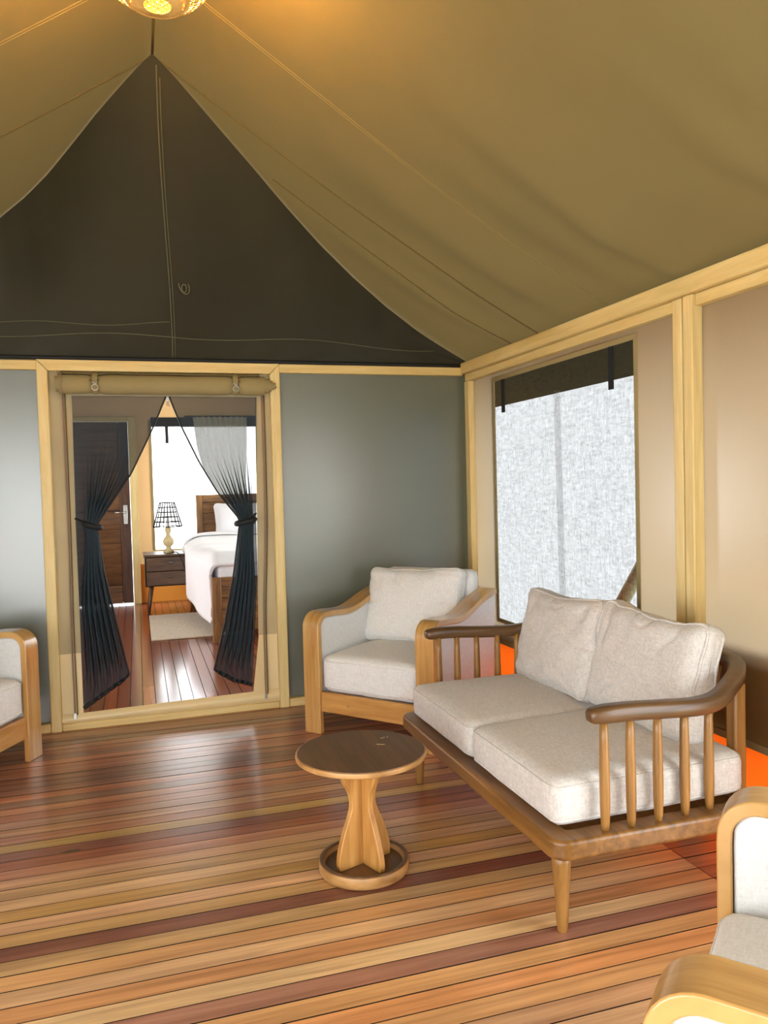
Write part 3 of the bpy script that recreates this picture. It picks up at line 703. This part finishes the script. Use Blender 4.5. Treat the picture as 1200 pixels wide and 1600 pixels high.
# ---------------------------------------------------------------- armchair
CW, CD, AW = .86, .80, .112
def arm_profile():
    # centre line of the bent timber strip in (y, z): up the front, round the bend, waved top to the back
    pts = [(.018, 0), (.018, .2), (.018, .45), (.018, .585)]
    R_ = .075
    for i in range(1, 9):
        a = PI-(PI/2)*i/8; pts.append((.018+R_+R_*math.cos(a), .600+R_*math.sin(a)))
    top = [(.093,.675),(.18,.672),(.27,.664),(.36,.664),(.46,.685),(.56,.715),(.66,.738),(.74,.752),(CD-.005,.76)]
    pts += [tuple(p)[:2] for p in smooth_path([(a, b_, 0) for a, b_ in top], 4)][1:]
    return pts
def offset_poly(pts, t):
    out1, out2 = [], []
    for i, p in enumerate(pts):
        a = pts[max(0, i-1)]; b_ = pts[min(len(pts)-1, i+1)]
        dx, dy = b_[0]-a[0], b_[1]-a[1]; L = math.hypot(dx, dy); nx_, ny_ = -dy/L, dx/L
        out1.append((p[0]+nx_*t, p[1]+ny_*t)); out2.append((p[0]-nx_*t, p[1]-ny_*t))
    return out1, out2
def make_armchair():
    root = empty('armchair')
    prof = arm_profile(); o1, o2 = offset_poly(prof, .0165)
    for xa in (0, CW-AW):
        # strip built as quads across its width so the bend stays smooth
        b = MB(); n = len(prof)
        vv = []
        for i in range(n): vv += [(xa, *o1[i]), (xa+AW, *o1[i]), (xa+AW, *o2[i]), (xa, *o2[i])]
        ff = []
        for i in range(n-1):
            for k_ in range(4): ff.append((i*4+k_, i*4+(k_+1) % 4, (i+1)*4+(k_+1) % 4, (i+1)*4+k_))
        ff += [(3, 2, 1, 0), ((n-1)*4, (n-1)*4+1, (n-1)*4+2, (n-1)*4+3)]
        b.add(vv, ff).build('arm_frame', M['teak_strip'], root, bevel=.004)
        # upholstered infill
        inner = [p for p in o2 if p[1] > .13]
        poly = [(p[0]+.0015, p[1]-.0015) for p in inner]+[(CD-.03, .13)]
        b2 = MB().prism(poly+[(.04, .13)], 'x', xa+.012, xa+AW-.012)
        b2.build('side_panel', M['linen_white'], root, bevel=.008)
        bx(xa+.02, xa+AW-.02, CD-.075, CD-.032, 0, .1295).build('rear_leg', M['teak_z'], root, bevel=.004)
    bx(AW+.0005, CW-AW-.0005, .012, .042, .128, .242).build('front_rail', M['teak_x'], root, bevel=.005)
    bx(AW+.0005, CW-AW-.0005, .043, CD-.10, .15, .222).build('seat_base', M['linen_white'], root, bevel=.01)
    f = cushion_fn(CW-2*AW-.004, .11, .66, .03, .0, .003, 3)
    me = rounded_box(CW-2*AW-.002+.0, .10, .68, .04, lambda p: (p[0], p[1]+.10*(p[2]+.1)*(1 if p[2] > -.1 else .2), p[2]), 14, M['linen_white'], 'backrest')
    o = bpy.data.objects.new('backrest', me); COL.objects.link(o); o.parent = root; o.location = (CW/2, CD-.085, .545)
    for xx in (.3, .56):
        MB().lathe([(.0005,0),(.010,0),(.010,.003),(.0005,.003)], 12).build('plug', M['teak_strip'], root).matrix_local = Matrix.Translation((xx, .012, .186)) @ Matrix.Rotation(PI/2, 4, 'X')
    return root
ch0 = make_armchair()
chairs = [
    (.876, 4.456, -50, 'timber framed armchair in the far corner behind the sofa', 'dented pale seat cushion of the corner armchair', 'pale boxy pillow leaning in the corner armchair'),
    (-.54-.86*math.cos(math.radians(64)), 4.6-.86*math.sin(math.radians(64)), 64, 'timber framed armchair cut off by the left picture edge', 'pale seat cushion of the armchair left of the doorway', 'pale pillow of the armchair left of the doorway'),
    (1.31, 1.545, -138, 'timber framed armchair closest to the camera, cut off at right', 'pale seat cushion of the nearest armchair', 'pale pillow of the nearest armchair'),
]
for i, (x0, y0, a, lab, lab2, lab3) in enumerate(chairs):
    c = ch0 if i == 0 else copy_tree(ch0)
    c.location = (x0, y0, 0); c.rotation_euler = (0, 0, math.radians(a)); tag(c, lab, 'armchair', 'armchairs')
    B = Matrix.Translation((x0, y0, 0)) @ Matrix.Rotation(math.radians(a), 4, 'Z')
    make_cushion('seat_cushion', lab2, 'cushion', CW-2*AW-.008, .65, .205, .045, M['linen_pale'], B @ Matrix.Translation((CW/2, .337, .349)), puff=.02, wrinkle=.004, seed=i*3.1, pipes=(.36, -.36), group='armchair seat cushions')
    if i < 2:
        make_cushion('back_pillow', lab3, 'pillow', .63, .45, .13, .05, M['linen_pale'], B @ Matrix.Translation((CW/2-.03, .60, .675)) @ Matrix.Rotation(math.radians(-2), 4, 'Y') @ Matrix.Rotation(math.radians(74), 4, 'X'), puff=.045, wrinkle=.012, seed=5+i, pinch=-.05, sag=.05, pipes=(.30, -.30), group='armchair pillows')

# ---------------------------------------------------------------- sofa
SX0, SX1, SY0, SY1 = 1.165, 2.02, 2.09, 3.575
sofa = empty('spindle_sofa', (1.6, 2.83, 0)); tag(sofa, 'two seat sofa with brown spindle arms along the right wall', 'sofa')
def rrect(x0, x1, y0, y1, r, n=6):
    out = []
    for cx, cy, a0 in ((x1-r, y1-r, 0), (x0+r, y1-r, PI/2), (x0+r, y0+r, PI), (x1-r, y0+r, 1.5*PI)):
        for i in range(n+1): a = a0+PI/2*i/n; out.append((cx+r*math.cos(a), cy+r*math.sin(a)))
    return out
outer = rrect(SX0, SX1, SY0, SY1, .06); inn = rrect(SX0+.085, SX1-.085, SY0+.085, SY1-.085, .01)
b = MB(); n = len(outer)
vv = [(p[0], p[1], z) for z in (.255, .318) for p in outer]+[(p[0], p[1], z) for z in (.255, .318) for p in inn]
ff = []
for i in range(n):
    j_ = (i+1) % n
    ff += [(i, j_, n+j_, n+i), (2*n+j_, 2*n+i, 3*n+i, 3*n+j_), (n+i, n+j_, 3*n+j_, 3*n+i), (j_, i, 2*n+i, 2*n+j_)]
b.add(vv, ff); part(b, 'frame', M['sofa_y'], sofa, bevel=.012, seg=3)
for k_ in range(8): part(bx(SX0+.07, SX1-.07, SY0+.12+k_*.17, SY0+.18+k_*.17, .272, .292), 'slat', M['sofa_y'], sofa)
for (x_, y_) in ((1.225, 2.165), (1.225, 3.475), (1.955, 2.165), (1.955, 3.49)):
    part(MB().lathe([(.013,0),(.0165,.004),(.019,.04),(.026,.16),(.030,.22),(.031,.2545)], 20, (x_, y_, 0)), 'leg', M['sofa_z'], sofa, smooth=True)
# arm and back rail, one bent piece
RZT = .688
path = [(1.30,2.115,RZT-.002),(1.36,2.112,RZT+.002),(1.46,2.112,RZT),(1.58,2.115,RZT-.008),(1.70,2.118,RZT-.014),(1.79,2.135,RZT-.008),(1.88,2.18,RZT+.016),(1.97,2.245,RZT+.035),(2.045,2.34,RZT+.046),(2.075,2.47,RZT+.05),(2.08,2.70,RZT+.05)]
path = path+[(p[0], 2*2.8325-p[1], p[2]) for p in reversed(path)]
pp = smooth_path(path, 5)
def rail(pts, hw, hh):
    bb = MB(); vv = []; m = len(pts)
    sec = [(hw*math.cos(a)*(1.0 if abs(math.cos(a)) < .7 else .98), hh*math.sin(a)) for a in [0]]
    sec = [(-hw,-hh*.55),(-hw*.7,-hh),(hw*.7,-hh),(hw,-hh*.55),(hw,hh*.55),(hw*.7,hh),(-hw*.7,hh),(-hw,hh*.55)]
    for i, p in enumerate(pts):
        a = pts[max(0,i-1)]; c_ = pts[min(m-1,i+1)]; t = (c_-a).normalized(); sd = Vector((t.y, -t.x, 0)).normalized(); u_ = sd.cross(t)
        if u_.z < 0: u_ = -u_
        e = min(i, m-1-i); k_ = min(1, .62+.38*math.sqrt(min(1, e/5)))
        for (sx, sz) in sec: vv.append(p+sd*sx*k_+u_*sz*k_)
    ff = []; ns_ = len(sec)
    for i in range(m-1):
        for k_ in range(ns_): ff.append((i*ns_+k_, i*ns_+(k_+1) % ns_, (i+1)*ns_+(k_+1) % ns_, (i+1)*ns_+k_))
    ff += [tuple(range(ns_-1,-1,-1)), tuple((m-1)*ns_+k_ for k_ in range(ns_))]
    return bb.add(vv, ff)
part(rail(pp, .030, .0255), 'arm_rail', M['sofa_rail'], sofa, smooth=True)
def rail_z(x_, y_): 
    q_ = min(pp, key=lambda p: (p.x-x_)**2+(p.y-y_)**2); return q_.z-.016
for mir in (0, 1):
    for x_, y_ in ((1.36,2.125),(1.455,2.125),(1.558,2.128),(1.665,2.135),(1.768,2.145)):
        yy = y_ if not mir else 2*2.8325-y_
        z1 = rail_z(x_, yy)
        part(MB().lathe([(.011,.316),(.014,.34),(.0165,.40),(.0165,.48),(.0145,.60),(.0125,z1)], 16, (x_, yy, 0)), 'spindle', M['sofa_z'], sofa, smooth=True)
    yy = 2.222 if not mir else 2*2.8325-2.222
    z1 = rail_z(1.945, yy)
    part(bx(1.922, 1.970, yy-.024, yy+.024, .317, z1), 'back_post', M['sofa_z'], sofa, bevel=.008)
for k_ in range(7):
    yy = 2.45+k_*.1275; z1 = rail_z(2.07, yy)
    part(MB().tube([(1.975, yy, .316), (2.072, yy, z1)], [.016, .013], 12), 'spindle', M['sofa_z'], sofa, smooth=True)
# loose corner of webbing hanging under the frame
part(MB().add([(1.86,2.20,.256),(1.96,2.17,.256),(1.95,2.10,.248),(1.83,2.095,.242),(1.80,2.10,.240),(1.86,2.10,.225)], [(0,1,2,3),(3,2,5,4)]), 'label_tag', M['chip'], sofa)
# its cushions
make_cushion('seat_cushion', 'oatmeal seat cushion on the near half of the sofa', 'cushion', .735, .655, .150, .042, M['linen'], Matrix.Translation((1.567, 2.487, .405)) @ Matrix.Rotation(math.radians(-.8), 4, 'Y'), puff=.018, wrinkle=.003, seed=11, pipes=(.36, -.36), group='sofa seat cushions', pr=.003)
make_cushion('seat_cushion', 'oatmeal seat cushion on the far half of the sofa', 'cushion', .75, .675, .150, .042, M['linen'], Matrix.Translation((1.575, 3.165, .398)), puff=.018, wrinkle=.003, seed=14, pipes=(.36, -.36), group='sofa seat cushions', pr=.003)
def lean(x_, y_, z, rz, tilt, roll=0):
    # local x -> along the sofa back, local y -> up, local z -> towards the seat front
    return Matrix.Translation((x_, y_, z)) @ Matrix.Rotation(math.radians(rz), 4, 'Z') @ Matrix.Rotation(math.radians(90-tilt), 4, 'X') @ Matrix.Rotation(math.radians(roll), 4, 'Z')
make_cushion('back_pillow', 'crumpled oatmeal back pillow at the near end of the sofa', 'pillow', .60, .43, .13, .055, M['linen'], lean(1.845, 2.56, .69, -88, 14, -2), puff=.035, wrinkle=.022, seed=23, pinch=-.05, sag=.08, pipes=(.30, -.30), group='sofa back pillows', pr=.0058)
make_cushion('back_pillow', 'crumpled oatmeal back pillow at the far end of the sofa', 'pillow', .66, .43, .13, .055, M['linen'], lean(1.83, 3.17, .685, -92, 14, 2), puff=.035, wrinkle=.022, seed=31, pinch=-.05, sag=.08, pipes=(.30, -.30), group='sofa back pillows', pr=.0058)

# ---------------------------------------------------------------- side table
TX, TY = .748, 2.765
tb = empty('side_table', (TX, TY, 0)); tag(tb, 'round wooden side table with hourglass leg and dished base', 'side table')
part(MB().lathe([(.002,.424),(.232,.424),(.239,.428),(.241,.436),(.239,.444),(.236,.4455),(.002,.4455)], 64, (TX,TY,0)), 'rim_underside', M['table_edge'], tb, smooth=True).data.set_sharp_from_angle(angle=math.radians(40))
part(MB().lathe([(.001,.4456),(.2335,.4456),(.233,.4468),(.001,.4468)], 64, (TX,TY,0)), 'table_top', M['table_top'], tb, smooth=True).data.set_sharp_from_angle(angle=math.radians(40))
def wing_poly():
    prof = [(.030,.112),(.06,.115),(.10,.108),(.16,.088),(.21,.066),(.245,.054),(.28,.055),(.315,.068),(.345,.085),(.375,.096),(.40,.100),(.4235,.100)]
    return [(tuple(p)[0], tuple(p)[1]) for p in smooth_path([(a, b_, 0) for a, b_ in prof], 4)]
wp = wing_poly()
for ang in (20, 110):
    a = math.radians(ang)
    for sg in (1, -1):
        bb = MB().prism([(0.0125 if ang == 110 else 0.0, .030)]+[(r_, z) for z, r_ in wp]+[(0.0125 if ang == 110 else 0.0, .4235)], 'y', -.012, .012)
        o = bb.build('leg_board', M['table_leg'], tb, bevel=.003); o.rotation_euler = (0, 0, a if sg > 0 else a+PI)
part(MB().lathe([(.001,.0),(.150,.0),(.160,.004),(.166,.014),(.166,.044),(.164,.047),(.150,.047),(.146,.040),(.143,.0295),(.001,.0295)], 64, (TX,TY,0)), 'base_tray', M['table_edge'], tb, smooth=True)
rim_ = MB().lathe([(.1475,.0472),(.1635,.0472),(.163,.0505),(.158,.052),(.151,.0515),(.1475,.049),(.1475,.0472)], 64, (TX,TY,0)); rim_.f = rim_.f[:-2]
part(rim_, 'tray_rim', M['table_top'], tb, smooth=True)
part(MB().lathe([(.001,.0296),(.1435,.0296),(.143,.0302),(.001,.0302)], 48, (TX,TY,0)), 'tray_floor', M['table_top'], tb)
for (dx, dy, L, a) in ((.115,.10,.02,.4),(.135,.105,.012,1.2),(.085,.03,.03,-.5)):
    o = MB().box(-L/2, L/2, -.0018, .0018, 0, .0006).build('scuff', M['chip'], tb); o.location = (dx, dy, .4468); o.rotation_euler = (0, 0, a)

# ---------------------------------------------------------------- pendant lamp
LX, LY, LZ = .115, 2.62, 2.945
pl = empty('pendant_lamp', (LX, LY, RZ-.02)); tag(pl, 'glowing woven straw pendant lamp under the tent ridge', 'pendant lamp')
part(MB().tube([(LX, LY, RZ-.01), (LX, LY, LZ+.27)], .006, 8), 'cord', M['black'], pl)
part(MB().lathe([(.002,RZ-.04),(.045,RZ-.04),(.045,RZ-.02),(.002,RZ-.02)], 20, (LX,LY,0)), 'ceiling_rose', M['straw'], pl)
sb = MB(); A_, B_, ZC = .190, .155, LZ+.145
def sh(phi, t):  # t from -1 bottom to 1 top
    a = t*PI/2*.86; return (LX+A_*math.cos(a)*math.cos(phi), LY+A_*math.cos(a)*math.sin(phi), ZC+B_*math.sin(a)/math.sin(PI/2*.86)*.98)
for k_ in range(48):
    for tw in (1.1, -1.1):
        sb.tube([sh(2*PI*k_/48+tw*(i/14-.5), -1+2*i/14) for i in range(15)], .0042, 4, flat=.4)
part(sb, 'woven_shade', M['straw'], pl)
bb = MB(); rb = A_*math.cos(PI/2*.86)+.012; 
rr = .095
for k_ in range(-9, 10):
    c_ = k_*rr/9.5; h_ = math.sqrt(max(0, rr*rr-c_*c_))
    for a in (.7, .7+PI/2):
        ca, sa = math.cos(a), math.sin(a)
        bb.tube([(LX+c_*ca-h_*t*sa, LY+c_*sa+h_*t*ca, LZ-.001+.002*(k_ % 2)+.012*((c_*c_+h_*h_*t*t)/(rr*rr))) for t in (-1,-.5,0,.5,1)], .0036, 4, flat=.5)
part(bb, 'woven_base', M['straw'], pl)
part(MB().tube([(LX+rr*math.cos(a), LY+rr*math.sin(a), LZ+.012) for a in [2*PI*i/40 for i in range(40)]], .006, 6, closed=True), 'base_ring', M['straw'], pl, smooth=True)
part(MB().lathe([(.002,LZ+.09),(.03,LZ+.10),(.045,LZ+.13),(.04,LZ+.165),(.02,LZ+.2),(.018,LZ+.24),(.002,LZ+.245)], 20, (LX,LY,0)), 'bulb', M['bulb'], pl, smooth=True)
pt = bpy.data.lights.new('bulb_light', 'POINT'); pt.energy = 24.0; pt.color = (1.0, .62, .18); pt.shadow_soft_size = .05
po = bpy.data.objects.new('bulb_light', pt); COL.objects.link(po); po.location = (LX, LY, LZ+.06)

# ---------------------------------------------------------------- bedroom furniture
# bed
bed = empty('bed', (1.4, 8.8, 0)); tag(bed, 'wooden bed frame with planked headboard seen through the doorway', 'bed')
BX0, BX1, BY0, BY1 = .615, 2.13, 7.30, 10.20
part(bx(.695, .775, BY1-.06, BY1, 0, 1.34), 'headboard_stile', M['bed_wood_z'], bed, bevel=.006)
part(bx(2.05, 2.13, BY1-.06, BY1, 0, 1.34), 'headboard_stile', M['bed_wood_z'], bed, bevel=.006)
part(bx(.7755, 2.0495, BY1-.058, BY1-.002, 1.245, 1.338), 'headboard_rail', M['bed_wood_x'], bed, bevel=.006)
for k_ in range(6): part(bx(.7755, 2.0495, BY1-.045, BY1-.015, .42+k_*.1372, .42+k_*.1372+.1345), 'headboard_plank', M['bed_wood_x'], bed, bevel=.005)
part(bx(.77, 2.06, BY1-.014, BY1-.004, .40, 1.30), 'headboard_back', M['bed_wood_x'], bed)
part(bx(BX0, BX0+.085, BY0-.0, BY0+.08, 0, .60), 'footboard_stile', M['bed_wood_z'], bed, bevel=.006)
part(bx(BX1-.085, BX1, BY0-.0, BY0+.08, 0, .60), 'footboard_stile', M['bed_wood_z'], bed, bevel=.006)
part(bx(BX0+.0855, BX1-.0855, BY0+.005, BY0+.075, .52, .60), 'footboard_rail', M['bed_wood_x'], bed, bevel=.006)
for k_ in range(4): part(bx(BX0+.0855, BX1-.0855, BY0+.02, BY0+.06, .10+k_*.104, .10+k_*.104+.1015), 'footboard_plank', M['bed_wood_x'], bed, bevel=.005)
part(bx(BX0+.02, BX0+.055, BY0+.081, BY1-.061, .18, .36), 'side_rail', M['bed_wood_z'], bed); part(bx(BX1-.055, BX1-.02, BY0+.081, BY1-.061, .18, .36), 'side_rail', M['bed_wood_z'], bed)
mt = rounded_box(BX1-BX0-.07, BY1-BY0-.17, .36, .07, lambda p: (p[0], p[1], p[2]), 14, M['cotton'], 'mattress')
mo = bpy.data.objects.new('mattress', mt); COL.objects.link(mo); mo.location = ((BX0+BX1)/2+.02, (BY0+BY1)/2+.02, .545); tag(mo, 'white sheeted mattress on the wooden bed', 'mattress')
def duvet(u, v):
    yy = 7.44+(9.72-7.44)*v
    hang = interp([(0,.34),(.15,.56),(.35,.50),(.7,.42),(1,.32)], v)
    Ltop = 1.30; s = u*(Ltop+hang+.25)   # arc length from right side
    xe = .66+.05*math.sin(v*9)*.3
    topz = .765+.03*math.sin(v*7)*.3+.05*v
    wv = mnoise.noise(Vector((u*4, v*6, 2)))
    if s < Ltop-.0:
        x_ = 2.08-s*(2.08-xe-.04)/Ltop; z = topz+.03*wv-.06*sm((.12-v)/.12)
        if u > .5: z += .0
    elif s < Ltop+.25:
        t = (s-Ltop)/.25; a = t*PI/2; bl = .07+.12*sm(v*1.6); x_ = xe+.04-bl*math.sin(a); z = topz-.12*(1-math.cos(a))+.03*wv-.06*sm((.12-v)/.12)
    else:
        t = (s-Ltop-.25)/max(.01, hang); bl = .07+.12*sm(v*1.6); x_ = xe+.04-bl+.02*t+.02*math.sin(v*16)*t; z = topz-.12-hang*t+.02*wv
    return (x_, yy+.05*math.sin(u*8)*(1-v), z)
dv = MB().grid(duvet, 60, 60).build('duvet', M['cotton'], smooth=True)
so = dv.modifiers.new('thick', 'SOLIDIFY'); so.thickness = .03; so.offset = 1
tag(dv, 'puffy white duvet spilling over the side of the bed', 'duvet')
MB().grid(lambda u, v: tuple(Vector(duvet(.04+.86*u, .90+.10*v))+Vector((-.01, .0, .045+.015*math.sin(PI*v)))), 30, 6).build('turned_edge', M['cotton'], dv, smooth=True)
make_cushion('bed_pillow', 'plump white pillow propped against the headboard', 'pillow', .66, .46, .10, .06, M['cotton'], lean(1.24, 9.93, 1.0, 0, 18), puff=.07, wrinkle=.008, seed=41, pinch=-.10, sag=.04, pipes=())
# nightstand
ns_ = empty('nightstand', (.32, 9.6, 0)); tag(ns_, 'dark two drawer nightstand on splayed legs beside the bed', 'nightstand')
NX0, NX1, NY0, NY1 = .05, .60, 9.36, 9.86
part(bx(NX0, NX1, NY0+.004, NY1, .312, .652), 'body', M['iron'], ns_, bevel=.004)
part(bx(NX0-.012, NX1+.012, NY0-.012, NY1+.005, .6525, .678), 'top', M['walnut_x'], ns_, bevel=.004)
for z0 in (.327, .49):
    dr = part(bx(NX0+.018, NX1-.018, NY0-.012, NY0+.003, z0, z0+.153), 'drawer', M['walnut_x'], ns_, bevel=.003)
    cup = MB().grid(lambda u, v: ((NX0+NX1)/2+.038*math.cos(PI*u), NY0-.013-.022*math.sin(PI*u)*math.sin(PI/2*v), z0+.075+.025*math.sin(PI*u)*v), 12, 4)
    o = cup.build('cup_handle', M['steel'], dr, smooth=True)
for (x_, y_, ex, ey) in ((NX0+.07, NY0+.06, -.045, -.045), (NX1-.07, NY0+.06, .06, -.03), (NX0+.07, NY1-.06, -.045, .045), (NX1-.07, NY1-.06, .06, .045)):
    part(MB().tube([(x_, y_, .3115), (x_+ex, y_+ey, 0.002)], [.024, .014], 12), 'leg', M['walnut_x'], ns_, smooth=True)
# table lamp
tl = empty('table_lamp', (.325, 9.56, .678)); tag(tl, 'turned wood table lamp with openwork wire shade on the nightstand', 'table lamp')
LC = (.325, 9.56, 0)
part(MB().lathe([(.002,.679),(.062,.679),(.062,.70),(.045,.72),(.028,.735),(.03,.75),(.055,.775),(.066,.81),(.055,.845),(.03,.87),(.024,.90),(.034,.925),(.036,.95),(.026,.985),(.002,.99)], 24, LC), 'base', M['lampwood'], tl, smooth=True)
part(MB().lathe([(.002,.985),(.02,.985),(.02,1.06),(.012,1.09),(.002,1.10)], 14, LC), 'candle_bulb', M['cotton'], tl, smooth=True)
wf = MB()
for k_ in range(20):
    a = 2*PI*k_/20; wf.tube([(LC[0]+.085*math.cos(a), LC[1]+.085*math.sin(a), 1.265), (LC[0]+.165*math.cos(a), LC[1]+.165*math.sin(a), .985)], .0045, 5)
for t in (0, .2, .4, .6, .8, 1):
    r_ = .085+.08*t; wf.tube([(LC[0]+r_*math.cos(a), LC[1]+r_*math.sin(a), 1.265-.28*t) for a in [2*PI*i/28 for i in range(28)]], .0055 if 0 < t < 1 else .006, 5, closed=True)
wf.tube([(LC[0]-.085, LC[1], 1.265), (LC[0], LC[1], 1.10), (LC[0]+.085, LC[1], 1.265)], .003, 5)
part(wf, 'wire_shade', M['iron'], tl, smooth=True)
tag(MB().tube(smooth_path([(.36,9.50,.69),(.42,9.36,.685),(.46,9.335,.60),(.52,9.33,.42),(.60,9.33,.28),(.66,9.36,.10)], 6), .006, 6).build('lamp_cable', M['black'], smooth=True), 'black lamp cable hanging over the nightstand front', 'cable')
# rug
tag(MB().box(.075, .98, 7.66, 9.20, .001, .012).build('rug', M['rug'], bevel=.003), 'beige woven rug on the bedroom floor', 'rug')
# sheer curtain in front of the bedroom window
def sheer(u, v):
    x_ = .70+.68*u; z = 1.05+1.28*v
    k_ = interp([(0,.25),(.4,.75),(.7,.92),(1,1)], v)
    xc = 1.25
    x_ = xc+(x_-xc)*k_
    return (x_, YE-.10+.025*math.sin(u*60)*(.4+.6*v)+.01*math.sin(u*23), z)
sc = MB().grid(sheer, 160, 20).build('sheer_curtain', M['sheer'], smooth=True); tag(sc, 'gathered cream sheer curtain hanging in the bedroom window', 'curtain')
MB().tube([(.60, YE-.10, 2.335), (1.95, YE-.10, 2.335)], .010, 8).build('curtain_rod', M['black'], sc, smooth=True)

# ---------------------------------------------------------------- outside, seen through the window netting
gp = tag(MB().tube([(3.0, 5.1, -.17), (3.0, 3.9, 1.25)], .045, 12).build('prop_pole', M['cream_paint'], smooth=True), 'slanting timber prop outside the window netting', 'pole')
